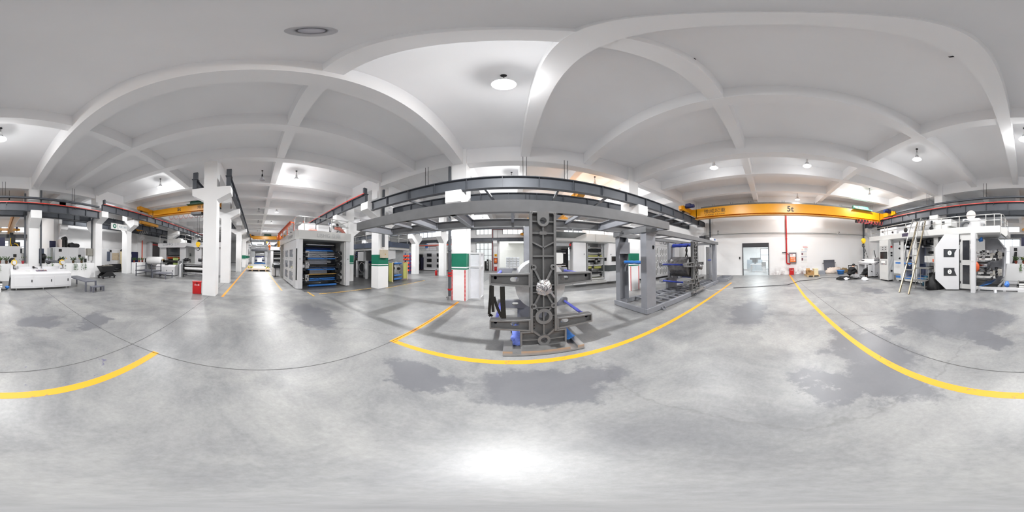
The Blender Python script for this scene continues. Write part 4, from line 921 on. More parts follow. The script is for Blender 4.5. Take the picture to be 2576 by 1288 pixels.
# ---------------------------------------------------------------- people
def skin_mesh(name,verts,edges,rad,m,parent,sub=2,root=0):
    me=bpy.data.meshes.new(name); me.from_pydata(verts,edges,[]); o=bpy.data.objects.new(name,me); COL.objects.link(o); o.parent=parent
    md=o.modifiers.new('skin','SKIN'); md.use_smooth_shade=True
    lay=me.skin_vertices[0].data
    for i,r in enumerate(rad): lay[i].radius=(r,r) if not isinstance(r,tuple) else r; lay[i].use_root=(i==root)
    s=o.modifiers.new('subsurf','SUBSURF'); s.levels=sub; s.render_levels=sub
    me.materials.append(m); return o
def squatter(label,loc,rot,look=0.):
    t=thing('person',label,'person',loc); _loc[t.name]=(0,0,0); t.rotation_euler=(0,0,rot)
    V=[];E=[];Rd=[]
    def v(p,r,c=None):
        V.append(p);Rd.append(r)
        if c is not None: E.append((c,len(V)-1))
        return len(V)-1
    pel=v((-.12,0,.30),.13); ab=v((-.04,0,.43),.125,pel); ch=v((.08,0,.57),.14,ab); nk=v((.19,0,.68),.055,ch); hb=v((.25,look*.02,.735),.08,nk); hc=v((.29,look*.05,.79),.095,hb); ht=v((.30,look*.06,.845),.07,hc)
    nose=v((.395,look*.07,.765),.014,hc)
    for s in (-1,1):
        v((.27,s*.095+look*.05,.775),.018,hc)                       # ears
        sh=v((.11,s*.175,.60),.065,ch); el=v((.30,s*.23,.40),.045,sh); wr=v((.47,s*.09,.27),.03,el); pm=v((.53,s*.06,.24),.03,wr)
        for k,(dy,L) in enumerate(((-.028,.062),(-.009,.072),(.010,.068),(.028,.055))):
            a=v((.56,s*.06+dy,.225),.0095,pm); b=v((.56+L*.6,s*.05+dy,.20),.0085,a); v((.56+L*.8,s*.045+dy,.175),.0075,b)
        th=v((.52,s*.03,.235),.011,pm); v((.555,s*.012,.215),.009,th)
        hp=v((-.10,s*.10,.27),.095,pel); kn=v((.27,s*.19,.47),.065,hp); an=v((.0,s*.13,.09),.042,kn); v((.15,s*.15,.035),.035,an)
    body=skin_mesh('body',V,E,Rd,SKIN,t)
    V=[];E=[];Rd=[]
    pel=v((-.13,0,.32),.15); v((-.17,0,.24),.07,pel); ab=v((-.05,0,.44),.15,pel); ch=v((.075,0,.575),.165,ab); v((.165,0,.655),.075,ch)
    for s in (-1,1):
        sh=v((.11,s*.18,.60),.085,ch); el=v((.30,s*.235,.40),.062,sh); v((.455,s*.10,.28),.045,el)
    skin_mesh('jacket',V,E,Rd,CLOTHK,t)
    V=[];E=[];Rd=[]
    pel=v((-.13,0,.29),.14); v((-.17,0,.2),.06,pel)
    for s in (-1,1): hp=v((-.10,s*.105,.27),.115,pel); kn=v((.275,s*.195,.475),.085,hp); v((.01,s*.135,.11),.06,kn)
    skin_mesh('trousers',V,E,Rd,CLOTHK,t)
    for s in (-1,1):
        obj('shoe',MB().ball((.07,s*.145,.045),1,(.15,.055,.05),12,0,8),BLACK,t)
        obj('eye',MB().ball((.375,s*.035+look*.07,.80),.011,n=8,k=6),BLACK,t)
    obj('hair',MB().ball((.275,look*.06,.83),1,(.115,.1,.095),14,0,10,.08,3),HAIR,t)
    obj('mouth',MB().box(.375,-.02+look*.07,.735,.385,.02+look*.07,.741),INKR,t)
    t.scale=(1.05,1.05,1.0)
    return t
squatter('person in black squatting beside tangled cables, hands busy with a wire',(9.95,-5.55,0),-1.15,-.2)
squatter('person in black crouching inside the white desk console',(9.25,-6.35,0),-2.0,.2)
# low black trestle behind the squatter
t=thing('trestle','low black steel trestle between the squatting person and desk console','trestle',(10.9,-6.4,0))
m=MB()
for x in (10.95,11.7):
    for y in (-6.3,-6.65): m.box(x-.02,y-.02,0,x+.02,y+.02,.68)
obj('legs_frame',m,BLACK,t); obj('top_rails',MB().box(10.9,-6.67,.66,11.75,-6.28,.7).box(10.93,-6.67,.3,11.72,-6.63,.33),BLACK,t); obj('side_panel',MB().box(10.92,-6.33,.0,11.0,-6.27,.68),BLACK,t)
# chain sling below the hook
t=thing('chain_sling','black chain sling dangling below the yellow hook block','chain',(10.15,-6.9,1.3))
for i in range(9): obj('chain_link',MB().tube([(10.15+.03*math.cos(a)*(i%2),-6.88+.03*math.cos(a)*((i+1)%2)-.03*i*(1 if i%3 else -.4),1.95-.075*i+.045*math.sin(a)) for a in [2*PI*k/10 for k in range(11)]],.012,n=6),BLACK,t)
# white desk console
t=thing('desk_console','white sloping desk console with open doors and dark interior','console',(9.8,-6.95,0))
m=MB(); x0,x1=8.78,10.85
m.prism([(-6.66,.97),(-7.2,1.2),(-7.2,1.12),(-6.68,.88)],'x',x0-.04,x1+.04); m.box(x0,-7.18,.06,x0+.04,-6.7,.95); m.box(x1-.04,-7.18,.06,x1,-6.7,.95); m.box(x0,-7.18,.06,x1,-7.14,1.1); m.box(x0,-7.18,.06,x1,-6.7,.1); m.box(9.75,-6.74,.1,9.95,-6.7,.9); m.box(x0,-6.73,.1,x0+.1,-6.7,.9); m.box(x1-.1,-6.73,.1,x1,-6.7,.9); m.box(x0,-6.73,.82,x1,-6.7,.9)
obj('body',m,WHITEM,t); obj('open_door',MB().box(8.86,-6.7,.08,8.9,-6.25,.85),WHITEM,t)
obj('feet',MB().box(x0+.1,-7.1,0,x0+.2,-6.8,.06).box(x1-.2,-7.1,0,x1-.1,-6.8,.06),BLACK,t)
for x,w in ((10.2,.3),(9.75,.14),(9.45,.22)):
    obj('button_panel',MB().prism([(-6.78,1.022),(-7.05,1.137),(-7.05,1.147),(-6.78,1.032)],'x',x-w,x+w*.2),LGREY,t)
obj('telephone',MB().box(10.35,-6.95,1.1,10.6,-6.8,1.14),DARK,t,bev=.01)
for k,(x,z) in enumerate(((8.86,.18),(8.86,.28),(8.86,.14))): obj('vent',MB().cyl((8.74,-6.85-.08*k,z),(8.78,-6.85-.08*k,z),.02),BLACK,t)
t=thing('wire_bundle','bundle of grey wires and tools heaped on top of the desk console','wires',(9.1,-7.1,1.15))
obj('wires',MB().ball((8.95,-7.05,1.22),1,(.3,.16,.12),12,0,8,.6,9),mat('grey_wire_tangle'),t); obj('lamp_arm',MB().tube([(9.1,-7.1,1.2),(9.2,-7.1,1.5),(9.35,-7.12,1.85)],.03),BLACK,t)

# furniture glimpsed through the glass door
t=thing('office_desk','pale office desk with dark screens behind the glass door','desk',(16,1.1,0)); obj('top',MB().box(15.4,.2,.72,16.2,1.7,.76),WHITEM,t)
for y in (.25,1.6): obj('leg',MB().box(15.45,y,0,16.15,y+.05,.72),ALU,t)
obj('monitor',MB().box(15.9,1.0,.9,15.94,1.55,1.25).box(15.85,1.2,.76,15.95,1.35,.92),DARK,t)
t=thing('filing_cabinet','grey filing cabinets beyond the desk in the glazed office','cabinet',(17.2,1.6,0)); obj('body',MB().box(16.9,.6,0,17.5,2.2,1.15),mat('blue_grey_cabinet',(120,132,140),.4),t); obj('books',MB().box(16.95,.8,1.15,17.3,1.9,1.35),DARK,t)
t=thing('office_chair','dark swivel chair in front of the office desk','chair',(15.0,.4,0)); obj('seat',MB().box(14.8,.2,.42,15.2,.6,.48),BLACK,t,bev=.02); obj('backrest',MB().box(14.76,.2,.55,14.82,.6,1.0),BLACK,t,bev=.02); obj('base',MB().cyl((15,.4,.05),(15,.4,.42),.03).bar((14.75,.4,.05),(15.25,.4,.05),.04,.03).bar((15,.15,.05),(15,.65,.05),.04,.03),ALU,t)
obj('castors',MB().cyl((14.76,.38,.025),(14.76,.42,.025),.025).cyl((15.24,.38,.025),(15.24,.42,.025),.025),BLACK,t)
# ================================================================ the long white machine on the right
def roller(par,p0,p1,r,m,name='roller'):
    d=(Vector(p1)-Vector(p0)).normalized(); b=MB().cyl(p0,p1,r,n=18); b.cyl(Vector(p0)-d*.07,p0,r*.4,n=10); b.cyl(p1,Vector(p1)+d*.07,r*.4,n=10); return obj(name,b,m,par)
RM=thing('printing_machine','long white machine with railed top platform and numbered shield panels','machine',(4.9,-7.3,0)); t=RM
ya,yb=-6.42,-8.35
m=MB(); m.prism([(ya,2.44),(ya,2.72),(yb,2.72),(yb,2.44),(yb+.12,2.38),(ya-.12,2.38)],'x',.95,8.95)
m.prism([(.95,2.72),(.95,2.44),(.75,2.30),(.68,2.36),(.68,2.60)],'y',ya-.25,yb+.2)
obj('platform',m,LGREY,t,bev=.012)
def railing(par,pts,z0,h,n_at,r=.02,mid=True,m=INOX,name='railing'):
    b=MB(); b.tube([(x,y,z0+h) for x,y in pts],r)
    if mid: b.tube([(x,y,z0+h*.5) for x,y in pts],r*.75)
    for x,y in n_at: b.cyl((x,y,z0),(x,y,z0+h),r,n=8)
    return obj(name,b,m,par)
railing(t,[(8.85,-8.2),(8.85,-6.5),(1.0,-6.5),(.85,-6.62),(.85,-8.2)],2.72,.5,[(8.85,-8.2),(8.85,-7.3),(8.85,-6.5),(7.45,-6.5),(7.2,-6.5),(5.75,-6.5),(4.9,-6.5),(4.62,-6.5),(3.6,-6.5),(2.72,-6.5),(1.55,-6.5),(1.2,-6.5),(.92,-6.55),(.85,-7.3),(.85,-8.2)])
b=MB(); b.box(6.95,-8.1,2.72,8.5,-7.0,3.25); obj('oven_housing',b,WHITEM,t,bev=.03)
b=MB(); b.box(5.6,-8.0,2.72,6.85,-7.05,2.98); obj('oven_housing',b,WHITEM,t,bev=.03)
for x,z in ((8.2,3.05),(7.25,2.92)): obj('latch_knob',MB().cyl((x,-6.99,z),(x,-6.94,z),.06),DARK,t)
obj('blower_drum',MB().lathe([(0,-.5),(.26,-.5),(.3,-.4),(.3,.4),(.26,.5),(0,.5)],(5.35,-7.4,3.15),'x',24),WHITEM,t); obj('blower_drum',MB().lathe([(0,-.2),(.2,-.2),(.22,0),(.2,.2),(0,.2)],(6.05,-7.3,3.1),'x',20),WHITEM,t)
obj('blower_box',MB().box(3.55,-7.9,2.72,4.6,-7.0,2.95).box(3.4,-7.85,2.95,4.3,-7.1,3.3).box(3.75,-7.1,3.05,3.95,-7.08,3.2,1),[LGREY,DARK],t,bev=.01)
obj('air_pipe',MB().tube([(4.95,-6.9,2.72),(4.95,-6.9,3.1),(4.98,-7.0,3.25),(5.1,-7.2,3.3)],.04),DARK,t); obj('filter',MB().cyl((4.35,-6.85,2.72),(4.35,-6.85,3.25),.05).cyl((4.35,-6.75,2.85),(4.35,-6.9,2.85),.08),DARK,t)
obj('logo_panel',MB().box(5.5,-6.423,2.5,5.95,-6.415,2.68),mat('dark_violet_panel',(70,64,84),.4),t)
obj('fan_guard',MB().lathe([(.02,0),(.13,0),(.13,.02),(.1,.03),(.02,.03)],(5.75,-6.5,2.86),'y',16),BLACK,t)
obj('winder_motor',MB().box(1.95,-7.6,2.72,2.75,-6.95,3.2).cyl((1.95,-7.2,3.05),(1.75,-7.2,3.05),.11),WHITEM,t,bev=.02)
obj('reel_disc',MB().prism(oct_(2.35,3.36,.22,.22,28),'y',-7.0,-6.96),mat('milky_disc',(206,196,192),.4),t)
obj('hose',MB().tube([(2.8,-6.9,2.72),(2.75,-6.85,2.95),(2.55,-6.82,3.05),(2.4,-6.9,3.0)],.08,n=12),mat('grey_ribbed_hose',(92,94,98),.6,var=.2,scale=40),t)
# control cabinet
cb=obj('control_cabinet',MB().box(6.9,-6.72,.06,7.68,-6.26,2.4),LGREY,t,bev=.01)
obj('plinth',MB().box(6.95,-6.68,0,7.63,-6.3,.06),BLACK,cb)
obj('screen',MB().box(6.97,-6.262,1.3,7.6,-6.25,1.72),SCREEN,cb); obj('button_plate',MB().box(6.95,-6.262,1.78,7.62,-6.252,2.06),mat('grey_button_plate',(168,168,168),.4),cb)
for x in (7.1,7.35):
    for z in (1.86,1.98): obj('button',MB().cyl((x,-6.252,z),(x,-6.235,z),.03,n=12),BLACK,cb)
obj('lower_plate',MB().box(7.0,-6.262,.95,7.6,-6.25,1.22),mat('grey_button_plate'),cb); obj('meter',MB().box(7.15,-6.25,1.05,7.5,-6.24,1.18),PAPER,cb)
obj('lower_door',MB().box(6.95,-6.262,.12,7.63,-6.253,.88),LGREY,cb)
for k,x in enumerate((7.1,7.25,7.4)): obj('switch',MB().cyl((x,-6.25,.99),(x,-6.23,.99),.018,n=10),RED if k==1 else BLACK,cb)
for z,m_ in ((1.95,RED),(1.6,DARK),(1.45,DARK),(.55,DARK)): obj('label_tag',MB().box(6.892,-6.6,z,6.899,-6.45,z+.1),m_,cb)
# posts, frames and rollers between cabinet and shields
for x0,x1,mm in ((5.18,5.5,LGREY),(3.9,4.15,LGREY),(6.1,6.35,LGREY)):
    obj('side_post',MB().box(x0,-6.95,.1,x1,-6.7,2.4),mm,t,bev=.01); obj('side_post',MB().box(x0,-8.2,.1,x1,-8.0,2.4),mm,t,bev=.01)
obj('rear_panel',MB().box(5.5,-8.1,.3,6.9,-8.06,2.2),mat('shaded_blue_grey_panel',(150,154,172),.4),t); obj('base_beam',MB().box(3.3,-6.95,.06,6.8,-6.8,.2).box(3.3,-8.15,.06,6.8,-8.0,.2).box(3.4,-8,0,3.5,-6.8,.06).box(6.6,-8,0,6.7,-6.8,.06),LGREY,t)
for x,z,r,mm in ((6.55,1.9,.06,RUBBER),(6.55,1.32,.06,RUBBER),(6.2,2.2,.05,CHROME),(5.75,2.28,.05,DARK),(5.0,2.25,.06,DARK),(4.5,1.65,.07,RUBBER),(4.7,.85,.06,RUBBER),(4.55,.55,.06,RUBBER),(5.8,1.0,.09,CHROME),(4.35,2.15,.07,RUBBER),(3.7,2.0,.07,DARK),(4.9,1.95,.05,CHROME)):
    roller(t,(x,-6.85,z),(x,-8.0,z),r,mm)
obj('film_web',MB().box(5.55,-7.95,1.0,5.56,-6.95,2.1),mat('silver_film_web',(170,172,182),.25,.3),t); obj('film_web',MB().prism([(6.6,1.25),(6.3,.35),(6.33,.35),(6.63,1.25)],'y',-7.9,-7.0),WHITEM,t)
obj('blue_tray',MB().box(5.6,-7.9,1.02,6.8,-6.75,1.1),BLUEF,t); obj('blue_tray',MB().box(4.2,-7.9,.2,6.8,-6.78,.3),BLUEF,t)
obj('switch_box',MB().box(3.75,-6.98,1.15,4.75,-6.78,1.48),LGREY,t,bev=.01); obj('orange_switch',MB().box(4.1,-6.78,1.2,4.25,-6.75,1.32),ORANGE,t)
for i in range(14): obj('print_mechanism',MB().box(3.2+.24*i,-7.9,2.05+.05*(i%3),3.35+.24*i,-6.75,2.25+.05*(i%2)),DARK if i%4 else BLACK,t)
obj('dark_drum',MB().cyl((3.45,-6.85,1.1),(3.45,-8.0,1.1),.5,n=28),RUBBER,t); obj('added_dark_block',MB().box(3.0,-7.7,.08,3.75,-7.0,1.8),RUBBER,t); obj('dark_drum',MB().cyl((3.3,-6.9,.45),(3.3,-8.0,.45),.4,n=28),RUBBER,t)  # black box added so the gap beside the shield stays dark
# shield wing at the near side
def oct_panel(px0,px1,z0,z1,c): return [(px0,z0+.45),(px0+c,z0),(px1,z0),(px1,z1),(px0+c,z1),(px0,z1-.5)]
def wing(par,hinge,ang,label,nums,mirror=False):
    """Octagonal shield panel, its own axis u from the hinge."""
    u=Vector((math.cos(ang),math.sin(ang),0)); n=Vector((-u.y,u.x,0)); h=Vector(hinge); W=1.02
    prof=[(0,.04),(.55,.04),(1.02,.5),(1.02,1.86),(.62,2.42),(0,2.42)]
    m=MB(); T=.10; a=[h+u*p[0]+Vector((0,0,p[1])) for p in prof]; b=[p+n*T for p in a]; k=len(prof)
    m.add(a+b,[tuple(range(k)),tuple(range(k,2*k))[::-1]]+[(i,(i+1)%k,k+(i+1)%k,k+i) for i in range(k)])
    o=obj('shield_panel',m,WHITEM,par,bev=.012)
    for (zc,ch,flip) in nums:
        q=[(.16,-.17),(.62,-.17),(.72,.13) if not flip else (.62,.05),(.66,.17)] if 0 else ([(.2,-.18),(.2,.0),(.1,.0+.17),(.66,.17),(.66,-.18)] if not flip else [(.1,-.18),(.2,.05),(.2,.17),(.66,.17),(.66,-.18)])
        mm=MB(); a=[h+u*p[0]+n*(T+.004)+Vector((0,0,zc+p[1])) for p in q]; b=[p-n*.01 for p in a]; k2=len(q)
        mm.add(a+b,[tuple(range(k2)),tuple(range(k2,2*k2))]+[(i,(i+1)%k2,k2+(i+1)%k2,k2+i) for i in range(k2)]); obj('viewing_window',mm,GLASSD,o)
        c=h+u*.40+n*(T+.007)+Vector((0,0,zc)); d=MB()
        ring=[c+u*.085*math.cos(2*PI*i/20)+Vector((0,0,.1*math.sin(2*PI*i/20))) for i in range(20)]
        d.add(ring,[tuple(range(20))]); obj('number_disc',d,PAPER,o)
        obj('numeral',text_mb(ch,.16,c,-u,(0,0,1),out=.003),INKK,o)
    return o
wing(t,(2.72,-6.46,0),.42,'', [(1.62,'1',False),(.82,'2',True)])
# hinged access door with two windows, recessed
m=MB(); fr=[(2.08,.05),(2.68,.05),(2.68,2.4),(2.08,2.4)]
m.prism(rect(2.08,.08,2.68,2.4),'y',-6.5,-6.46,0,[rect(2.24,.28,2.56,1.1),rect(2.24,1.32,2.56,2.15)])
dr=obj('access_door',m,LGREY,t); obj('window_pane',MB().box(2.24,-6.485,.28,2.56,-6.475,1.1).box(2.24,-6.485,1.32,2.56,-6.475,2.15),GLASSD,dr)
obj('grab_handle',MB().tube([(2.19,-6.46,1.3),(2.19,-6.4,1.34),(2.19,-6.4,2.1),(2.19,-6.46,2.14)],.018),CHROME,dr); obj('hinges',MB().box(2.64,-6.46,.3,2.7,-6.44,.4).box(2.64,-6.46,1.2,2.7,-6.44,1.3).box(2.64,-6.46,2.1,2.7,-6.44,2.2),DARK,dr)
obj('air_duct',MB().box(2.35,-6.95,.8,2.5,-6.7,1.0).tube([(2.42,-6.8,.9),(2.42,-6.8,.45),(2.5,-6.8,.4)],.06),LGREY,t)
m=MB().box(1.9,-6.3,.0,2.08,-6.12,2.43); po=obj('front_post',m,WHITEM,t,bev=.008); obj('label_tag',MB().box(1.95,-6.125,1.27,2.05,-6.115,1.33),LGREY,po)
obj('post_arm',MB().box(1.9,-6.6,2.2,2.08,-6.3,2.4).box(1.9,-6.6,.1,2.08,-6.3,.2),LGREY,t)
# rear concave shield
m=MB(); prof=[(2.0,.04),(1.35,.04),(.95,.45),(.88,1.85),(1.3,2.36),(2.0,2.36)]
m.prism(prof,'y',-8.3,-8.2); 
for a,b in zip(prof[1:-1],prof[2:]): 
    m.prism([a,b,(b[0]+.05,b[1]),(a[0]+.05,a[1])],'y',-8.2,-7.85) if abs(a[1]-b[1])>.6 else m.prism([a,b,(b[0]+.03,b[1]-.04),(a[0]+.03,a[1]-.04)],'y',-8.2,-7.85)
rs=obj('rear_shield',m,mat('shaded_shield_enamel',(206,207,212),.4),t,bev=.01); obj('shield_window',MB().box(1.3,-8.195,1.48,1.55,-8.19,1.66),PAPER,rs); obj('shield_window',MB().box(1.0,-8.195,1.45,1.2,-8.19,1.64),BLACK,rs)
# two print decks
r=random.Random(11)
def cluster(par,cx,cz,n,seed,w=.5,hh=.16):
    r=random.Random(seed)
    for i in range(n):
        x=cx+r.uniform(-w,w); y=-7.2+r.uniform(-.45,.35); z=cz+r.uniform(-hh,hh); k=r.random(); mm=[DARK,ALU,BLACK,CHROME,DARK,LGREY][r.randrange(6)]
        b=MB()
        if k<.45: b.box(x-.06,y-.05,z-.04,x+.06,y+.05,z+.055)
        elif k<.8: b.cyl((x,y-.1,z),(x,y+.1,z),r.uniform(.025,.06),n=14)
        else: b.cyl((x,y,z-.06),(x,y,z+.12),.02,n=8)
        obj('deck_fitting',b,mm,par)
for zc,s in ((1.5,3),(.72,4)):
    d=obj('print_deck',MB().box(1.15,-7.75,zc-.22,2.1,-7.55,zc-.05).box(1.2,-6.95,zc-.2,2.1,-6.85,zc-.1).box(1.25,-7.0,zc-.05,2.0,-6.9,zc+.04),LGREY,t)
    cluster(d,1.6,zc,54,s,.5,.2)
    obj('square_block',MB().box(1.26,-7.1,zc-.2,1.46,-6.9,zc+.12),mat('beige_grey_block',(176,172,164),.4),d); obj('square_block',MB().box(.98,-7.3,zc-.12,1.16,-7.15,zc+.18),mat('beige_grey_block'),d)
    obj('doctor_chamber',MB().box(1.45,-7.0,zc-.14,1.85,-6.86,zc-.02),BLACK,d); obj('cable',MB().tube([(1.3,-6.9,zc-.05),(1.35,-6.8,zc-.2),(1.6,-6.78,zc-.28),(2.0,-6.8,zc-.27)],.022),BLACK,d)
    for k in range(6): obj('spindle',MB().cyl((1.0+.08*k,-7.25,zc+.02-.04*(k%2)),(1.0+.08*k,-7.0,zc+.02-.04*(k%2)),.02,n=10),CHROME,d)
obj('anilox_roller',MB().cyl((1.6,-7.1,1.08),(2.1,-7.1,1.08),.14,n=24),CHROME,t); obj('orange_hub',MB().lathe([(0,0),(.24,0),(.26,.03),(.26,.12),(0,.14)],(2.14,-6.75,1.02),'y',32),ORANGE,t)
obj('hose',MB().tube([(1.45,-6.8,1.1),(1.5,-6.72,.95),(1.62,-6.75,.85)],.035),BLACK,t)
obj('upper_blue_film',MB().ball((1.85,-6.8,2.2),1,(.09,.09,.09),10,0,8,.8,2),BLUEF,t)
# floor rails with rollers
for y in (-6.72,-8.2):
    b=MB(); b.box(-.05,y-.06,.045,2.0,y+.06,.16); 
    for x in (.05,.8,1.2,1.9): b.box(x-.06,y-.05,0,x+.06,y+.05,.05)
    obj('floor_rail',b,WHITEM,t,bev=.006)
for x in (1.05,.25,.02): roller(t,(x,-6.8,.2),(x,-8.1,.2),.055,ALU)
for x in (.25,.02): obj('roller_bracket',MB().box(x-.05,-6.85,.1,x+.05,-6.75,.3),DARK,t)
obj('blue_sheet',MB().prism([(1.95,.1),(1.4,.28),(1.4,.3),(1.95,.14)],'y',-8.0,-6.9),BLUEF,t); obj('power_cable',MB().tube([(1.9,-7.0,.12),(1.2,-7.05,.06),(.5,-6.95,.05),(-.2,-6.9,.06)],.022),BLACK,t)
heap('plastic_bag','crumpled bright blue plastic bag on the floor rail roller','plastic bag',(.72,-6.95,.26),(.16,.16,.14),mat('bright_blue_bag',(96,150,244),.3,var=.25,bump=1,bscale=15),41,2,.7)
heap('plastic_cup','small clear plastic wrapper on the floor before the rail','plastic bag',(1.15,-6.35,.02),(.12,.12,.13),PEARL,43,1,.4)
# cylinder in the centre: black bin bag, ladder, stool
heap('bin_bag','large black bin bag slumped under the numbered shield','bag',(3.85,-6.3,.02),(.62,.5,.7),mat('black_bin_film',(10,11,14),.6,var=.3,bump=.5,bscale=7),51,3,.22)
t=thing('step_ladder','steel access ladder with handrails leaning on the machine platform','ladder',(4.6,-5.5,0))
L0,L1=Vector((4.57,-4.75,0)),Vector((5.05,-6.42,2.72)); R0,R1=Vector((4.08,-4.75,0)),Vector((4.56,-6.42,2.72)); up=(L1-L0).normalized()
for a,b in ((L0,L1),(R0,R1)): obj('stile',MB().bar(a,b+up*.62,.045,.08),mat('worn_tube_steel',(150,138,116),.35,.7,var=.15),t)
for i in range(1,9): f=i/9; obj('rung',MB().bar(L0.lerp(L1,f),R0.lerp(R1,f),.07,.04),INOX,t)
for a,b in ((L0,L1),(R0,R1)):
    q=Vector((.0,.3,.3)); obj('handrail',MB().tube([a.lerp(b,.4),a.lerp(b,.46)+q*.7,a.lerp(b,.6)+q,b+up*.35+q,b+up*.6],.022),INOX,t)
t=thing('work_stool','two step stainless tube stool in front of the dark drum','stool',(4.35,-6.0,0))
fr=MB()
for x in (3.95,4.68):
    for y,z in ((-5.65,.4),(-5.95,.92),(-6.35,.92)): fr.bar((x,y,0),(x,y,z),.03,.03)
    fr.bar((x,-5.65,.15),(x,-6.35,.15),.025,.025); fr.bar((x,-5.95,.9),(x,-6.35,.9),.03,.03)
for y,z in ((-5.65,.4),(-5.95,.92),(-6.35,.92),(-5.65,.15),(-5.95,.5)): fr.bar((3.95,y,z),(4.68,y,z),.03,.03)
obj('tube_frame',fr,INOX,t); obj('step',MB().box(3.93,-5.95,.4,4.7,-5.63,.43),INOX,t); obj('step',MB().box(3.93,-6.37,.92,4.7,-5.93,.95),INOX,t)
heap('teal_bag','teal plastic crate heap behind the stool','crate',(4.4,-6.6,.03),(.5,.25,.55),mat('teal_film',(40,96,120),.4,var=.3,bump=.6,bscale=10),61,2,.3)
# ================================================================ white console, machine shop behind the parapet
t=thing('winder_console','long white console cabinet with two winding chucks near the parapet','console',(-1.85,-7.2,0))
m=MB(); m.prism([(-6.86,.1),(-6.86,.72),(-7.02,.79),(-7.5,.87),(-7.75,.87),(-7.75,.1)],'x',-3.22,-.47)
obj('cabinet_body',m,WHITEM,t,bev=.008)
for x0,x1 in ((-1.42,-.6),(-2.3,-1.5),(-3.1,-2.4)):
    d=obj('cabinet_door',MB().box(x0,-6.862,.17,x1,-6.852,.6),WHITEM,t,bev=.003); obj('recessed_handle',MB().box(x0+.03,-6.852,.36,x0+.07,-6.842,.47),DARK,d)
for x in (-.7,-1.9,-3.0):
    for y in (-6.95,-7.6): obj('levelling_foot',MB().cyl((x,y,0),(x,y,.1),.03,n=10),ALU,t)
obj('back_rail',MB().box(-3.2,-7.8,.87,-.5,-7.72,.98),WHITEM,t)
for x in (-.85,-2.0,-2.95): obj('rail_bracket',MB().box(x-.02,-7.72,.9,x+.02,-7.66,1.0),ALU,t)
pn=mat('coloured_button_panel',(120,110,124),.4,var=.5,scale=60)
obj('button_panel',MB().prism([(-7.1,.808),(-7.3,.838),(-7.3,.85),(-7.1,.82)],'x',-2.12,-1.62),pn,t); obj('printed_plate',MB().prism([(-7.15,.815),(-7.25,.83),(-7.25,.84),(-7.15,.825)],'x',-1.35,-1.15),LGREY,t)
for k in range(9): obj('button',MB().cyl((-2.08+.05*k,-7.15-.04*(k%3),.835+.01*(k%3)),(-2.08+.05*k,-7.15-.04*(k%3),.865),.016,n=10),[RED,YELLOWP,INKB,BLACK][k%4],t)
def chuck(x,y,z,dx):
    p=obj('chuck_arm',MB().prism([(x-.1,.85),(x+.14,.85),(x+.14,z-.05),(x+.06,z+.1),(x-.1,z+.1)],'y',y-.08,y+.08),WHITEM,t)
    obj('winding_disc',MB().lathe([(0,0),(.13,0),(.16,.02),(.16,.06),(.11,.08),(.11,.1),(0,.1)],(x+dx*.06,y-.32,z+.05),'y',28),RUBBER,p)
    obj('shaft',MB().cyl((x,y-.25,z+.03),(x-dx*.05,y+.1,z),.07,n=16),ALU,p)
    obj('yellow_ring',MB().lathe([(.1,0),(.135,0),(.135,.04),(.1,.04)],(x-dx*.05,y+.06,z),'y',24),YELLOWP,p)
    obj('end_cap',MB().cyl((x-dx*.05,y+.1,z),(x-dx*.05,y+.26,z-.01),.085,n=20),WHITEM,p)
    obj('cable',MB().tube([(x-dx*.05,y+.1,z-.1),(x+.02*dx,y+.12,z-.28),(x-.2*dx,y+.1,.9)],.018),BLACK,p)
chuck(-.62,-7.5,1.19,.6); chuck(-3.0,-7.5,1.19,-.6)
obj('far_disc',MB().lathe([(0,0),(.15,0),(.17,.02),(.17,.07),(0,.09)],(-2.42,-7.95,1.25),'y',28).cyl((-2.42,-7.9,1.25),(-2.9,-7.7,1.2),.06,n=14),mat('grey_shaft_metal',(96,98,102),.35,.6),t)
obj('lever',MB().cyl((-1.6,-7.74,.95),(-1.6,-7.6,.95),.05,n=12).bar((-1.6,-7.62,.95),(-1.8,-7.6,.9),.03,.03),BLACK,t)
obj('side_hoses',MB().tube([(-.45,-7.1,.55),(-.42,-7.1,.2),(-.3,-6.95,.04),(-.1,-6.8,.05),(.05,-6.8,.15)],.025).tube([(-.47,-7.4,.6),(-.4,-7.3,.15),(-.25,-7.2,.05)],.02),BLACK,t)
obj('blue_wrapping',MB().ball((-.33,-6.95,.14),1,(.1,.08,.06),10,0,8,.6,5),BLUEF,t)
t=thing('tension_unit','small white bracket unit with black and white rollers left of the console','roller unit',(.1,-6.75,0))
obj('base_shoe',MB().box(-.05,-6.85,0,.25,-6.6,.12),WHITEM,t); 
for z in (.2,.3,.4): obj('guide_roller',MB().cyl((-.1,-6.72,z),(.2,-6.72,z),.045,n=12),[LGREY,BLACK,LGREY][int(z*10)%3],t)
# benches
def bench(name,label,x0,x1,y0,y1,h,m=BENCH,leg=.06):
    t=thing(name,label,'bench',((x0+x1)/2,(y0+y1)/2,0)); obj('top',MB().box(x0,y0,h-.04,x1,y1,h),m,t)
    for x in (x0+leg/2,x1-leg/2):
        for y in (y0+leg/2,y1-leg/2): obj('leg',MB().box(x-leg/2,y-leg/2,0,x+leg/2,y+leg/2,h-.04),m,t)
    return t
bench('steel_bench','long low slate steel bench at the right end of the white console',-3.98,-3.42,-7.75,-5.88,.45,mat('slate_bench_top',(104,106,116),.35,var=.05))
bench('step_stool','small slate steel step in front of the long low bench',-4.2,-3.62,-5.86,-5.6,.24,mat('slate_bench_top'))
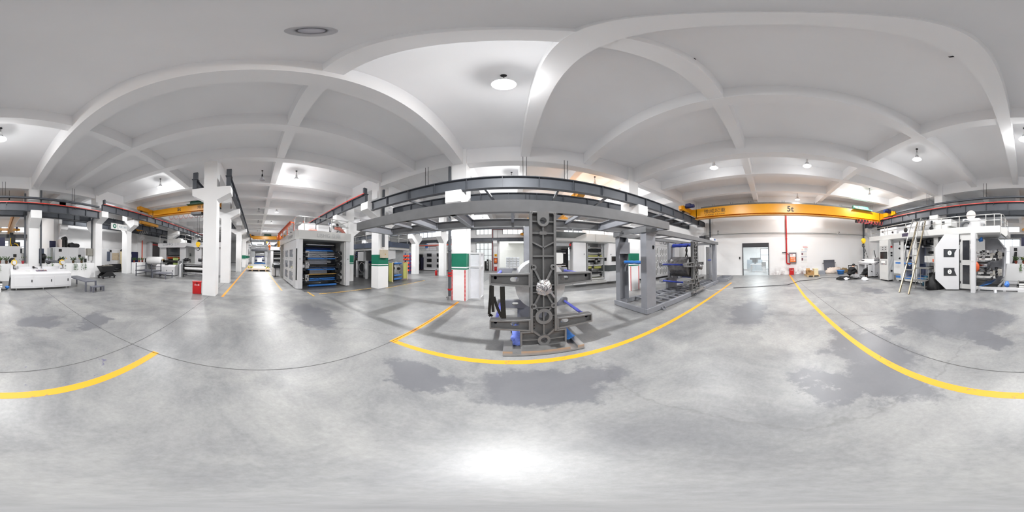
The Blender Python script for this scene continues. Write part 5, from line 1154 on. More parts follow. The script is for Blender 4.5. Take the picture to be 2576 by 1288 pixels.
# black hopper cart
t=thing('hopper_cart','black tipping hopper cart on castors filled with swarf by the column','cart',(-6.75,-8.75,0))
m=MB(); a=[(-7.35,-9.05,.82),(-6.1,-9.05,.82),(-6.1,-8.45,.82),(-7.35,-8.45,.82)]; b=[(-7.1,-8.95,.4),(-6.35,-8.95,.4),(-6.35,-8.55,.4),(-7.1,-8.55,.4)]
m.add(b+a,[(0,1,2,3)]+[(i,(i+1)%4,4+(i+1)%4,4+i) for i in range(4)]); o=obj('hopper',m,BLACK,t); sd=o.modifiers.new('thickness','SOLIDIFY'); sd.thickness=.02
for y in (-8.98,-8.5): obj('side_cheek',MB().prism([(-7.3,.12),(-6.15,.12),(-6.3,.3),(-6.55,.45),(-6.9,.45),(-7.15,.3)],'y',y-.015,y+.015),BLACK,t)
obj('base_rails',MB().box(-7.35,-9.02,.12,-6.1,-8.96,.17).box(-7.35,-8.54,.12,-6.1,-8.48,.17).box(-7.35,-9.0,.12,-7.28,-8.5,.17),DARK,t)
for x in (-7.2,-6.25):
    for y in (-8.98,-8.5): obj('castor',MB().cyl((x,y-.03,.06),(x,y+.03,.06),.06,n=14).box(x-.03,y-.035,.06,x+.03,y+.035,.13),BLACK,t)
obj('push_handle',MB().tube([(-7.4,-9.0,.6),(-7.55,-9.0,.62),(-7.55,-8.5,.62),(-7.4,-8.5,.6)],.02),DARK,t)
heap('metal_swarf','heap of dark scrap pieces in the black hopper cart','scrap',(-6.75,-8.75,.76),(.6,.3,.14),mat('swarf_scrap',(92,88,82),.6,.4,var=.6,scale=18,bump=1,bscale=14),71,4,.6)
# machining centres behind the parapet
def machining_centre(label,x0,x1,y0,y1,h,scr):
    t=thing('machining_centre',label,'machine',((x0+x1)/2,(y0+y1)/2,0))
    obj('enclosure',MB().box(x0,y0,.1,x1,y1,h),WHITEM,t,bev=.01); obj('plinth',MB().box(x0+.1,y0+.1,0,x1-.1,y1-.1,.1),DARK,t)
    w=x1-x0; s=MB()
    for f in (.42,.72): s.box(x1-w*f-.004,y1,.2,x1-w*f+.004,y1+.003,h-.02)
    s.box(x1-w*.72,y1,h*.62,x1-w*.42,y1+.003,h*.62+.008); obj('panel_seams',s,LGREY,t)
    for f,z in ((.16,h-.22),(.8,h-.62)): obj('vent_plate',MB().box(x1-w*f-.12,y1,z-.1,x1-w*f+.1,y1+.02,z+.1),BLACK,t)
    for f in (.36,.8): obj('warning_label',MB().prism([(x1-w*f-.05,h-.82),(x1-w*f+.05,h-.82),(x1-w*f,h-.73)],'y',y1+.002,y1+.006),YELLOWP,t)
    return t
m1=machining_centre('white machining centre with arched cable chain behind the potted plants',-6.15,-3.75,-12.6,-10.7,2.08,0)
obj('cable_chain_arch',MB().prism([(-5.05,2.08),(-5.05,2.75)]+[(-4.85+.2*math.cos(PI-PI*i/8),2.75+.2*math.sin(PI*i/8)) for i in range(9)]+[(-4.65,2.4),(-4.55,2.08),(-4.75,2.08),(-4.8,2.7),(-4.93,2.7),(-4.93,2.08)],'y',-11.9,-11.5),RUBBER,m1)
obj('spindle_head',MB().box(-5.35,-12.0,2.08,-5.1,-11.3,2.75),mat('pinkish_head_casting',(206,190,184),.4),m1) if 0 else None
obj('tool_changer',MB().cyl((-5.3,-11.6,2.28),(-5.3,-11.2,2.28),.2).box(-5.75,-11.8,2.08,-5.3,-11.2,2.4).cyl((-5.8,-11.5,2.25),(-5.8,-11.2,2.25),.15),DARK,m1); obj('side_cover',MB().box(-4.55,-11.9,2.08,-4.35,-11.4,2.7),mat('pale_head_cover',(214,200,194),.4),m1)
obj('rear_panel',MB().box(-4.3,-12.2,2.08,-3.8,-12.1,2.62),NAVYC,m1); obj('coolant_box',MB().box(-6.1,-12.4,2.08,-5.2,-11.9,2.5),LGREY,m1)
m2=machining_centre('white machining centre beside the column behind the hanging plants',-1.45,.95,-12.6,-10.7,2.08,0)
obj('column_mechanism',MB().box(-.95,-12.0,2.08,-.7,-11.6,3.1).box(-1.1,-11.9,2.08,-.95,-11.6,2.8).box(-1.45,-12.2,2.08,-.9,-11.6,2.42).cyl((-.8,-11.5,2.2),(-1.2,-11.5,2.3),.1),BLACK,m2)
obj('yellow_hose',MB().tube([(-.8,-11.4,2.1),(-.72,-11.35,2.4),(-.75,-11.4,2.7)],.03).tube([(-1.0,-11.4,2.3),(-1.2,-11.35,2.25),(-1.3,-11.4,2.1)],.03),YELLOWP,m2)
obj('head_cover',MB().box(-.35,-12.4,2.08,.2,-11.6,2.75),NAVYC,m2); obj('dark_pulpit',MB().prism([(.55,0),(.95,0),(.62,1.7),(.45,1.7)],'y',-10.65,-10.6),BLACK,m2)
t=thing('control_panel','grey operator panel on an arm above the parapet left of the column','panel',(-1.42,-10.2,1.4)); obj('panel_body',MB().box(-1.62,-10.3,1.62,-1.4,-10.15,1.95),LGREY,t); obj('screen',MB().box(-1.38,-10.3,1.62,-1.28,-10.16,1.92),DARK,t); obj('arm',MB().bar((-1.5,-10.25,1.0),(-1.5,-10.25,1.62),.06,.06),GALV,t)
m3=machining_centre('small white machining centre with beige door window in the opening behind the cart',-10.35,-8.95,-12.6,-11.4,2.12,0)
obj('door_window',MB().box(-10.15,-11.38,1.1,-9.35,-11.37,1.75),mat('beige_window',(190,174,150),.25,var=.12),m3); obj('screen_arm',MB().box(-8.9,-11.3,1.0,-8.7,-11.1,1.85),mat('slate_screen_box',(74,84,104),.35),m3); obj('beige_side',MB().box(-10.6,-11.5,.1,-10.36,-11.1,1.9),CREAM,m3); obj('chip_tray',MB().box(-10.2,-11.36,.2,-9.0,-11.1,.75),DARK,m3)
t=thing('navy_lathe','dark navy machine with white cover behind the potted plants of the left bay','machine',(-12.,-11.8,0)); obj('cabinet',MB().box(-12.9,-12.6,0,-10.9,-11.4,1.9),NAVYC,t); obj('cover',MB().box(-11.6,-11.4,1.35,-10.8,-11.1,1.65),LGREY,t); obj('motor',MB().cyl((-11.1,-12,1.9),(-11.1,-11.6,1.9),.25),BLACK,t)
t=thing('dark_cabinet','tall dark cabinet with red cross beam at the back of the left bay','cabinet',(-18.0,-12.9,0)); obj('body',MB().box(-18.9,-13.15,0,-17.2,-12.7,3.3),mat('brown_black_panel',(58,52,54),.4),t); obj('red_beam',MB().box(-18.9,-12.69,2.9,-17.2,-12.65,3.05),RED,t); obj('white_side',MB().box(-17.2,-13.15,0,-16.6,-12.7,3.25),WHITEM,t)
t=thing('black_press','black machine parts behind the parapet right of the column','machine',(-2.75,-10.7,0)); obj('body',MB().box(-2.95,-10.9,0,-2.45,-10.4,1.25),BLACK,t); obj('hood',MB().box(-2.9,-10.9,1.25,-2.5,-10.5,1.95),mat('slate_screen_box'),t); obj('motor',MB().ball((-2.85,-10.4,1.4),.22,n=12),BLACK,t); obj('grey_post',MB().box(-3.55,-10.7,0,-3.4,-10.55,2.0),GALV,t)
t=thing('junction_box','grey metal junction box with conduits on the column above the parapet','electrical box',(-6.05,-9.6,1.5)); obj('box_body',MB().box(-6.15,-9.85,1.5,-5.7,-9.55,2.0),mat('aged_grey_box',(150,148,140),.5),t); obj('lower_box',MB().box(-6.12,-9.8,1.15,-5.85,-9.6,1.5),LGREY,t); obj('valve_block',MB().box(-5.65,-9.7,1.05,-5.5,-9.6,1.3),BLACK,t)
t=thing('notice_plate','small white and red notice plate on the back wall behind the cart','sign',(-9.2,-13.18,1.7)); obj('plate',MB().box(-9.35,-13.2,1.75,-9.05,-13.17,2.15),LGREY,t); obj('red_strip',MB().box(-9.33,-13.17,1.72,-9.07,-13.16,1.8),RED,t)
# hanging sign
t=thing('hanging_sign','white workshop sign with green round logo hung by the runway beam','sign',(-8.5,-9.5,3.55))
obj('board',MB().box(-9.35,-9.56,3.55,-7.7,-9.5,4.02),PAPER,t)
c=MB(); c.prism(oct_(-8.02,3.8,.17,.17,28),'y',-9.5,-9.49); obj('green_logo_disc',c,GREEN,t)
c=MB(); c.prism([(-8.02+(.115 if i%2==0 else .05)*math.sin(i*PI/5),3.8+(.115 if i%2==0 else .05)*math.cos(i*PI/5)) for i in range(10)],'y',-9.49,-9.486); obj('logo_mark',c,INKW,t)
obj('slash',MB().bar((-8.28,-9.495,4.0),(-8.38,-9.495,3.57),.02,.01,up=(0,1,0)),INKK,t)
obj('lettering',text_mb('机加工车间',.2,(-8.88,-9.5,3.79),(-1,0,0),(0,0,1),fit=.8),mat('slate_lettering',(110,140,160),.5,var=0),t)
obj('suspension_rods',MB().cyl((-7.9,-9.53,4.02),(-7.9,-9.53,4.4),.012).cyl((-9.1,-9.53,4.02),(-9.1,-9.53,4.4),.012),DARK,t)
# potted plants on the parapet
def plant(loc,label,seed,pot=TERRA,trail=True,n=26,h=.22,lf=LEAF):
    t=thing('potted_plant',label,'plant',loc,'potted plants on the parapet'); x,y,z=loc; r=random.Random(seed)
    obj('pot',MB().lathe([(0,0),(.065,0),(.09,.14),(.098,.14),(.098,.165),(.085,.165),(.08,.14),(0,.13)],loc,n=16),pot,t)
    st=MB(); lv=MB()
    for i in range(n):
        a=r.uniform(0,2*PI); L=r.uniform(.5,1.)*h; p=Vector((x,y,z+.14)); q=p+Vector((math.cos(a)*L*.8,math.sin(a)*L*.8,L*r.uniform(.3,1.1)))
        st.tube([p,p.lerp(q,.5)+Vector((0,0,.03)),q],.004,n=4)
        d=(q-p).normalized(); s=d.cross(Vector((0,0,1))).normalized()*r.uniform(.03,.05); e=q+d*r.uniform(.08,.13)-Vector((0,0,.02)); mid=q.lerp(e,.5)+Vector((0,0,.008))
        lv.add([q,mid+s,e,mid-s],[(0,1,2,3)])
    if trail:
        for i in range(6):
            a=r.uniform(.1,PI-.1); pts=[Vector((x,y,z+.15)),Vector((x+.16*math.cos(a),y+.2,z+.1))]
            for k in range(1,5): pts.append(Vector((x+.2*math.cos(a)+r.uniform(-.04,.04),y+.24+r.uniform(-.01,.02),z+.05-.1*k)))
            st.tube(pts,.004,n=4)
            for p in pts[2:]: p=p+Vector((r.uniform(-.02,.02),0,r.uniform(-.03,.03))); lv.add([p,p+Vector((.03*r.uniform(.6,1.3),.01,-.02)),p+Vector((r.uniform(-.03,.03),.02,-.07)),p+Vector((-.03,.01,-.02*r.uniform(.2,1.5)))],[(0,1,2,3)])
    obj('stems',st,LEAFD,t); o=obj('leaves',lv,lf,t); o['kind']='stuff'; return t
for i,(x,l,pm) in enumerate(((.47,'potted plant with upright leaves on the parapet right of the white shield panel',TERRA),(.02,'trailing potted plant on the parapet between the shield and the console',TERRA),(-.38,'potted plant in a brown pot directly left of the left winding chuck',BROWNPOT),(-1.35,'single thin stemmed plant in a pink pot beside the column',mat('pink_pot',(206,72,84),.5)),(-2.95,'bushy trailing plant on the parapet right of the column behind the console',BROWNPOT),(-3.85,'potted plant behind the right winding chuck',BROWNPOT),(-4.62,'compact leafy plant in a brown pot, left of the two below the machining centre',BROWNPOT),(-5.25,'leafy trailing plant in a brown pot below the machining centre side',BROWNPOT))):
    plant((x,-9.58,1.0),l,100+i,pm,i not in (0,3,2),8 if i==3 else 60,.3 if i==3 else .25,LEAFD if i in(5,6,7) else LEAF)
for i,(x,l) in enumerate(((-10.35,'potted plant nearest the column on the left bay parapet'),(-11.0,'middle potted plant in terracotta on the left bay parapet'),(-11.45,'potted plant beside the white film roll on the left bay parapet'))): plant((x,-9.58,.95),l,200+i,TERRA,False,40,.24)
# ================================================================ left bay: presses with film rolls
def press_unit(x,y0,y1,label,txt,depth=2.2,z0=2.32,z1=2.74,win=True):
    """White press portal facing +x with lettered fascia, railing and rollers."""
    t=thing('printing_press',label,'machine',(x-depth/2,(y0+y1)/2,0))
    f=MB(); f.prism([(y0-.15,z1),(y1+.15,z1),(y1+.15,z0+.12),(y1-.05,z0),(y0+.05,z0),(y0-.15,z0+.12)],'x',x-depth,x+.25); obj('platform',f,WHITEM,t,bev=.01)
    for a,b in ((y0,y0+.62),(y1-.62,y1)): obj('pillar',MB().box(x-.5,a,.0,x,b,z0),WHITEM,t,bev=.01)
    obj('rear_frame',MB().box(x-depth,y0,0,x-depth+.3,y1,z0).box(x-depth+.3,y0,0,x-.5,y0+.1,z0).box(x-depth+.3,y1-.1,0,x-.5,y1,z0),LGREY,t)
    obj('lettering',text_mb(txt,.3,(x+.252,(y0+y1)/2-.4,(z0+.12+z1)/2+.03),(0,1,0),(0,0,1),fit=1.05),mat('slate_grey_lettering',(120,124,130),.5,var=0),t); obj('faint_lettering',text_mb('立刚',.27,(x+.252,(y0+y1)/2+.55,(z0+.12+z1)/2+.03),(0,1,0),(0,0,1),fit=.5),INKG,t)
    obj('dark_hood',MB().box(x-.45,y0+.65,1.6,x-.1,y1-.65,z0-.03),GLASSD,t)
    for k,z in enumerate((.5,.8,1.1,1.35,1.52)): roller(t,(x-.3,y0+.6,z),(x-.3,y1-.6,z),.06,[CHROME,RUBBER,LGREY,ORANGE,CHROME][k])
    if win:
        for z in (.5,1.1,1.7): obj('side_window',MB().prism([(x-1.2,z-.1),(x-.85,z-.14),(x-.85,z+.16),(x-1.2,z+.16)],'y',y1,y1+.012),GLASSD,t)
    railing(t,[(x-depth,y1),(x+.15,y1),(x+.15,y0),(x-depth,y0)],z1,.75,[(x+.15,y1),(x+.15,y0),(x+.15,(y0+y1)/2),(x-depth/2,y1),(x-depth/2,y0),(x-depth,y1),(x-depth,y0)],.022)
    obj('top_machinery',MB().box(x-depth+.2,y0+.5,z1,x-.7,y1-1.2,z1+.5).cyl((x-.9,y1-.9,z1+.25),(x-.3,y1-.9,z1+.25),.25),LGREY,t); obj('motor',MB().cyl((x-.5,y0+.3,z1+.15),(x-.2,y0+.3,z1+.15),.15),DARK,t)
    return t
p=press_unit(-13.2,-8.75,-6.05,'white press with lettered fascia behind the white film roll','LISHG',3.)
obj('printed_web',MB().box(-13.1,-7.3,.7,-13.08,-6.75,1.4),mat('green_print_film',(176,196,120),.4,var=.5,scale=12),p)
p=press_unit(-13.2,-5.2,-2.75,'white press with lettered fascia mostly hidden by the aisle column','LISHG',3.)
t=thing('roll_stand','grey roll stand with white film roll and dark winding shaft in the left bay','roll stand',(-11.9,-7.8,0))
for y in (-9.3,-7.55,-6.0): obj('stand_plate',MB().prism([(-12.4,0),(-11.5,0),(-11.65,1.15),(-12.2,1.15)],'y',y-.05,y+.05),mat('mid_grey_enamel',(150,152,154),.4),t)
obj('white_film_roll',MB().lathe([(0,0),(.33,0),(.34,.01),(.34,1.49),(.33,1.5),(0,1.5)],(-11.85,-9.2,1.12),'y',32),ROLLW,t); obj('core_chuck',MB().cyl((-11.85,-7.7,1.12),(-11.85,-7.5,1.12),.12).cyl((-11.85,-9.3,1.12),(-11.85,-9.2,1.12),.12),DARK,t)
obj('brass_collar',MB().cyl((-11.85,-7.6,1.12),(-11.85,-7.5,1.12),.15),GOLD,t); obj('winding_shaft',MB().cyl((-11.85,-7.35,1.1),(-11.85,-6.1,1.1),.11,n=18),RUBBER,t)
obj('left_motor',MB().box(-12.1,-9.4,.95,-11.6,-9.25,1.3),DARK,t); obj('cross_rollers',MB().cyl((-12.2,-9.3,.3),(-12.2,-6.1,.3),.08).cyl((-12.3,-9.3,.6),(-12.3,-6.1,.6),.06),CHROME,t)
t=thing('winder_console','small white console cabinet in front of the film roll stand','console',(-11.1,-6.8,0)); m=MB().prism([(-11.45,.06),(-10.95,.06),(-10.95,.72),(-11.15,.85),(-11.45,.85)],'y',-7.7,-5.95); obj('cabinet_body',m,WHITEM,t,bev=.008)
for y in (-7.6,-7.05,-6.5): obj('door_handle',MB().box(-10.95,y+.35,.35,-10.94,y+.4,.45),DARK,t)
obj('button_panel',MB().box(-11.2,-6.9,.845,-11.05,-6.6,.87),DARK,t); obj('plinth',MB().box(-11.4,-7.6,0,-11,-6.05,.06),BLACK,t)
t=thing('rack_bed','slate steel rack bed with four upright posts in the left bay','rack',(-9.8,-7.6,0))
obj('deck',MB().box(-10.45,-8.35,.4,-9.15,-6.8,.45),BENCH,t)
for x in (-9.2,-10.4):
    for y in (-8.3,-6.85): obj('post',MB().box(x-.03,y-.03,0,x+.03,y+.03,1.0),BENCH,t)
for y in (-8.3,-6.85): obj('end_rail',MB().box(-10.4,y-.02,.72,-9.2,y+.02,.76).box(-10.4,y-.02,.15,-9.2,y+.02,.19),BENCH,t)
bench('steel_bench','low slate steel bench beside the rack bed in the left bay',-10.1,-9.15,-6.75,-5.65,.38,mat('slate_bench_top'),.05)
# second roll stand, partly behind the aisle column
t=thing('unwinder_stand','grey unwinder frame with white wedge guard behind the nearest aisle column','roll stand',(-11.0,-4.3,0))
obj('wedge_guard',MB().prism([(-11.6,.0),(-10.85,.0),(-10.85,.95),(-11.6,1.1)],'y',-5.5,-5.35),WHITEM,t); obj('side_plate',MB().prism([(-11.7,0),(-10.8,0),(-10.85,1.35),(-11.5,1.35)],'y',-5.3,-5.22).prism([(-11.7,0),(-10.8,0),(-10.85,1.35),(-11.5,1.35)],'y',-3.3,-3.22),mat('mid_grey_enamel'),t)
for x,z,r_,mm in ((-11.0,.12,.06,CHROME),(-10.9,.3,.05,CHROME),(-11.2,.45,.08,RUBBER),(-11.1,.65,.1,ROLLW),(-11.0,.9,.05,CHROME),(-11.4,.8,.06,RUBBER)): roller(t,(x,-5.2,z),(x,-3.3,z),r_,mm)
obj('chuck_pair',MB().cyl((-11.2,-5.2,1.3),(-11.2,-4.95,1.3),.14).cyl((-11.2,-4.95,1.3),(-11.2,-4.8,1.3),.06).cyl((-11.2,-4.1,1.3),(-11.2,-3.85,1.3),.14),DARK,t); obj('deck_plate',MB().box(-11.4,-5.2,.98,-10.9,-3.3,1.02),ALU,t)
obj('arm_ring',MB().lathe([(.14,0),(.2,0),(.2,.06),(.14,.06)],(-11.0,-5.2,.75),'y',20),BLACK,t); obj('white_roll',MB().cyl((-11.3,-3.7,1.35),(-11.3,-2.9,1.35),.3,n=28),ROLLW,t)
# ================================================================ the large press and the main aisle
P=thing('printing_press','large white press with blue rollers and railed top beside the main aisle','machine',(-10.5,3.5,0)); t=P
fa=MB(); fa.prism([(-7.72,1.98),(-7.5,2.14),(-7.72,4.98)][:0] or [(-13.4,1.93),(-8.0,1.93),(-7.75,2.1),(-7.75,5.1),(-13.4,5.1)],'z',2.53,2.98); obj('platform',fa,LGREY,t,bev=.012)
sw=MB().prism(rect(-11.6,.05,-8.5,2.53),'y',1.98,2.06,0,[rect(a,c,b,d) for a,b in ((-11.0,-10.0),(-9.55,-8.6)) for c,d in ((1.62,2.04),(.96,1.4),(.3,.8))]); sd=obj('side_wall',sw,WHITEM,t)
for a,b in ((-11.0,-10.0),(-9.55,-8.6)):
    for c,d in ((1.62,2.04),(.96,1.4),(.3,.8)):
        w_=obj('side_window',MB().box(a,2.02,c,b,2.03,d),mat('grey_viewing_glass',(120,124,134),.1,var=.1,spec=.7),t); obj('window_catch',MB().box(b-.16,2.0,(c+d)/2-.06,b-.1,2.02,(c+d)/2+.06),PAPER,w_)
        obj('keyhole',MB().cyl((a+.55,1.985,c-.09),(a+.55,1.97,c-.09),.025,n=8),DARK,t)
pl=MB().prism([(-7.95,1.98),(-7.8,2.06),(-7.8,2.3),(-8.5,2.3),(-8.5,1.98)],'z',.02,2.53); obj('front_pillar',pl,WHITEM,t); obj('dark_slot',MB().bar((-7.93,1.985,1.25),(-7.86,2.03,1.25),.02,1.6,up=(0,0,1)),BLACK,t)
obj('front_pillar',MB().box(-8.4,4.8,.02,-7.8,5.06,2.53),WHITEM,t,bev=.01); obj('far_side_wall',MB().box(-11.6,4.98,.05,-8.4,5.06,2.53).box(-8.35,4.74,.05,-7.9,4.8,2.5),LGREY,t); obj('rear_wall',MB().box(-9.5,2.3,.05,-9.4,4.98,2.5),mat('dark_back_panel',(84,88,94),.45),t)
for k in range(70):
    q=random.Random(k+300); y=q.uniform(2.36,2.75) if k%2 else q.uniform(4.3,4.7); z=q.choice((1.72,1.12,.48))+q.uniform(-.16,.2); x=q.uniform(-8.6,-8.0); s_=q.uniform(.03,.09)
    obj('deck_fitting',MB().box(x-s_,y-s_*.7,z-s_,x+s_,y+s_*.7,z+s_) if k%3 else MB().cyl((x,y-.08,z),(x,y+.08,z),s_*.8,n=12),[BLACK,DARK,ALU,DARK,BLACK,CHROME][k%6],t)
for y in (2.16,4.93): obj('nameplate',MB().box(-7.805,y-.04,1.5,-7.795,y+.04,1.55),GALV,t)
obj('lettering',text_mb('LISHG 立刚',.28,(-7.75,3.72,2.74),(0,1,0),(0,0,1),fit=1.35),INKG,t)
obj('side_lettering',text_mb('S-TYPE200M',.24,(-9.1,1.93,2.74),(1,0,0),(0,0,1),fit=1.15),mat('slate_grey_lettering'),t)
for k,(x,z,r_,mm) in enumerate(((-8.9,2.12,.07,NAVY),(-8.5,2.32,.05,CHROME),(-8.2,1.86,.025,CHROME),(-8.2,1.78,.025,CHROME),(-8.25,1.68,.04,CHROME),(-8.3,1.55,.035,BLUEF),(-8.3,1.2,.05,RUBBER),(-8.25,1.1,.04,DARK),(-8.3,.95,.035,BLUEF),(-8.3,1.06,.025,BLUEF),(-8.2,.7,.035,GOLD),(-8.3,.55,.05,RUBBER),(-8.3,.45,.035,BLUEF),(-8.3,.36,.03,BLUEF),(-8.15,.1,.055,BLUEF),(-8.9,1.35,.09,LGREY),(-8.9,.78,.12,DARK),(-8.6,2.0,.04,BLUEF))):
    roller(t,(x,2.75,z),(x,4.35,z),r_,mm)
obj('film_web',MB().box(-9.0,2.95,1.3,-8.98,4.2,2.1),mat('blue_grey_film',(150,160,178),.25,.2),t); obj('film_web',MB().box(-8.8,3.0,.6,-8.78,4.1,1.4),mat('silver_film_web'),t)
for z in (1.75,1.15,.5):
    for y,sg in ((2.62,1),(4.45,-1)):
        b=obj('bearing_bracket',MB().box(-8.35,y-.1,z-.12,-8.05,y+.1,z+.2),[ALU,DARK][0 if sg>0 else 1],t); obj('actuator',MB().cyl((-8.2,y-sg*.3,z+.1),(-8.2,y-sg*.08,z+.1),.08,n=14).box(-8.4,y-sg*.3,z-.25,-8.15,y-sg*.05,z-.08),DARK,b)
        for q in range(3): obj('lever',MB().cyl((-8.05,y+.05*q-.05,z+.15),(-7.95,y+.05*q-.05,z+.15-.05*q),.015,n=8),CHROME,b)
    obj('side_black_plate',MB().box(-8.38,4.66,z-.25,-8.36,4.78,z+.25).box(-8.6,4.55,z-.2,-8.2,4.75,z+.22),BLACK,t); obj('loose_cable',MB().tube([(-8.1,2.9,z-.05),(-8.0,3.2,z+.02),(-8.0,3.5,z-.15),(-8.05,3.9,z-.25)],.012,n=6),BLACK,t)
railing(t,[(-13.2,2.0),(-8.0,2.0),(-7.85,2.15),(-7.85,5.0),(-10,5.0)],2.98,.72,[(-13.2,2.0),(-12,2.0),(-10.8,2.0),(-9.6,2.0),(-8.4,2.0),(-7.9,2.4),(-7.85,3.9),(-7.85,4.95),(-9,5.0),(-10,5.)],.022)
obj('oven_box',MB().box(-9.6,2.5,2.98,-8.4,3.2,3.5).box(-9.0,3.25,2.98,-8.2,3.95,3.42),WHITEM,t,bev=.02); obj('fan_plate',MB().box(-8.5,4.0,2.98,-8.44,4.6,3.65),mat('slate_bench_top'),t)
obj('fan_scroll',MB().lathe([(0,0),(.26,0),(.28,.05),(.28,.2),(.18,.25),(.12,.3),(.12,.26),(0,.2)],(-8.44,4.25,3.32),'x',28),WHITEM,t); obj('fan_outlet',MB().cyl((-8.2,4.3,3.42),(-8.0,4.35,3.45),.1,n=16,mc=1),[ALU,BLACK],t)
HOSE=mat('red_brown_hose',(168,104,92),.5,var=.2,scale=50)
obj('suction_hose',MB().tube([(-8.2,4.3,3.3),(-8.05,4.45,3.28),(-8.0,4.65,3.15),(-8.05,4.85,2.98)],.09,n=12),HOSE,t); obj('suction_hose',MB().tube([(-8.6,2.7,3.05),(-8.3,2.9,3.1),(-8.2,3.2,3.05)],.07),HOSE,t); obj('suction_hose',MB().tube([(-11.3,3.6,3.0),(-11.3,3.5,3.6),(-11.4,3.4,4.3)],.09),HOSE,t)
for x in (-12.6,-11.4,-10.2): obj('small_blower',MB().cyl((x,2.15,3.12),(x,2.6,3.12),.13,n=16).box(x-.2,2.6,2.98,x+.2,3.1,3.3),[DARK,WHITEM][int(x)%2],t)
obj('rear_post',MB().box(-13.2,1.98,.0,-13.0,2.2,2.53).box(-13.2,4.85,0,-13.0,5.06,2.53),LGREY,t); obj('rear_panel',MB().box(-12.9,2.3,.1,-12.8,4.9,2.4),mat('mid_grey_enamel'),t)
H=thing('monorail_hoist','orange monorail with chain hoist along the top of the large white press','hoist',(-10.5,1.8,3.3))
obj('monorail',MB().ibeam((-8.2,1.75,3.4),(-12.9,1.75,3.4),.16,.1,.014),ORANGE,H)
for x in (-8.6,-10.6,-12.4): obj('support_bracket',MB().box(x-.03,1.75,3.48,x+.03,2.06,3.53).box(x-.03,2.0,2.98,x+.03,2.06,3.53),ORANGE,H)
obj('hoist_body',MB().cyl((-12.6,1.6,3.1),(-12.6,1.9,3.1),.16,n=18).box(-12.7,1.65,3.2,-12.5,1.85,3.32),mat('bright_orange_enamel',(236,120,52),.4),H); obj('chain_bag',MB().box(-12.72,1.66,2.4,-12.5,1.84,2.85),mat('amber_chain_bag',(232,166,52),.5),H); obj('chain',MB().cyl((-12.6,1.75,2.85),(-12.6,1.75,3.0),.02),DARK,H)
H=thing('monorail_hoist','orange monorail hoist on the second press further down the aisle','hoist',(-21,1.8,3.3)); obj('monorail',MB().ibeam((-20.3,1.75,3.4),(-23.5,1.75,3.4),.16,.1,.014),ORANGE,H); obj('hoist_body',MB().cyl((-21.5,1.6,3.05),(-21.5,1.9,3.05),.15).box(-21.6,1.68,2.5,-21.4,1.83,2.9),mat('bright_orange_enamel'),H)
# operator desk by the press
t=thing('operator_desk','white operator desk with dark sloping screen beside the large press','console',(-13.9,1.75,0)); obj('cabinet',MB().box(-14.6,1.45,.04,-13.3,1.9,.72),WHITEM,t,bev=.01); obj('screen_hood',MB().prism([(-14.5,.72),(-13.1,.72),(-13.1,.95),(-13.6,1.12),(-14.3,.95)],'y',1.45,1.95),DARK,t); obj('stand_leg',MB().bar((-13.05,1.6,0),(-13.1,1.6,.75),.06,.06),BLACK,t); obj('plinth',MB().box(-14.5,1.5,0,-13.4,1.85,.04),BLACK,t)
# second press
t=thing('printing_press','second white press further down the aisle behind the large press','machine',(-24.5,3.5,0)); obj('platform',MB().box(-28,1.95,2.53,-21.9,5.05,3.0),WHITEM,t)
for y0,y1 in ((2.0,2.35),(4.75,5.05)): obj('pillar',MB().box(-22.6,y0,0,-22.0,y1,2.53),WHITEM,t)
obj('side_wall',MB().box(-28,1.98,.05,-22.6,2.05,2.53),WHITEM,t); obj('dark_slot',MB().box(-22.9,1.975,.6,-22.8,1.985,2.0),BLACK,t); obj('rear_wall',MB().box(-24,2.3,.05,-23.9,4.9,2.5),DARK,t)
for k in range(10): roller(t,(-22.6,2.5,.25+.22*k),(-22.6,4.6,.25+.22*k),.06+.02*(k%2),[CHROME,RUBBER,LGREY][k%3])
obj('dark_screen',MB().box(-21.89,3.2,2.6,-21.88,3.9,2.95),SCREEN,t); railing(t,[(-28,2),(-22,2),(-22,5)],3.0,.7,[(-28,2),(-26,2),(-24,2),(-22,2),(-22,3.5),(-22,5)],.025)
# far press at the aisle end
t=thing('printing_press','grey press with dark fascia far at the end of the aisle','machine',(-39,1.2,0))
obj('frame',MB().box(-40.5,-.9,0,-38,-.2,3.0).box(-40.5,2.0,0,-38,2.7,3.0).box(-40.5,-.2,2.6,-38.4,2,3.0).box(-40.5,-.2,0,-40.3,2,3),mat('mid_grey_enamel'),t); obj('fascia',MB().box(-40.8,-1.1,3.0,-37.8,2.9,3.35),BENCH,t); obj('top_unit',MB().box(-40,-.1,3.35,-38.5,1.7,4.2).box(-40,.2,4.2,-38.8,1.5,4.7),mat('mid_grey_enamel'),t)
for k in range(7): roller(t,(-38.3,-.1,.4+.32*k),(-38.3,1.9,.4+.32*k),.12,[CHROME,NAVY,LGREY][k%3])
obj('white_web',MB().box(-38.1,.3,.4,-38.05,1.4,1.3),PAPER,t); obj('blue_tray',MB().box(-38.6,-.4,.05,-37.6,2.2,.15),BLUEF,t); railing(t,[(-38,-1.6),(-38,-1.1),(-38,2.9)],3.35,.9,[(-38,-1.1),(-38,1),(-38,2.9)],.04)
for y in (-.7,2.45): obj('white_guard',MB().box(-37.9,y-.25,0,-37.3,y+.25,1.5),WHITEM,t)
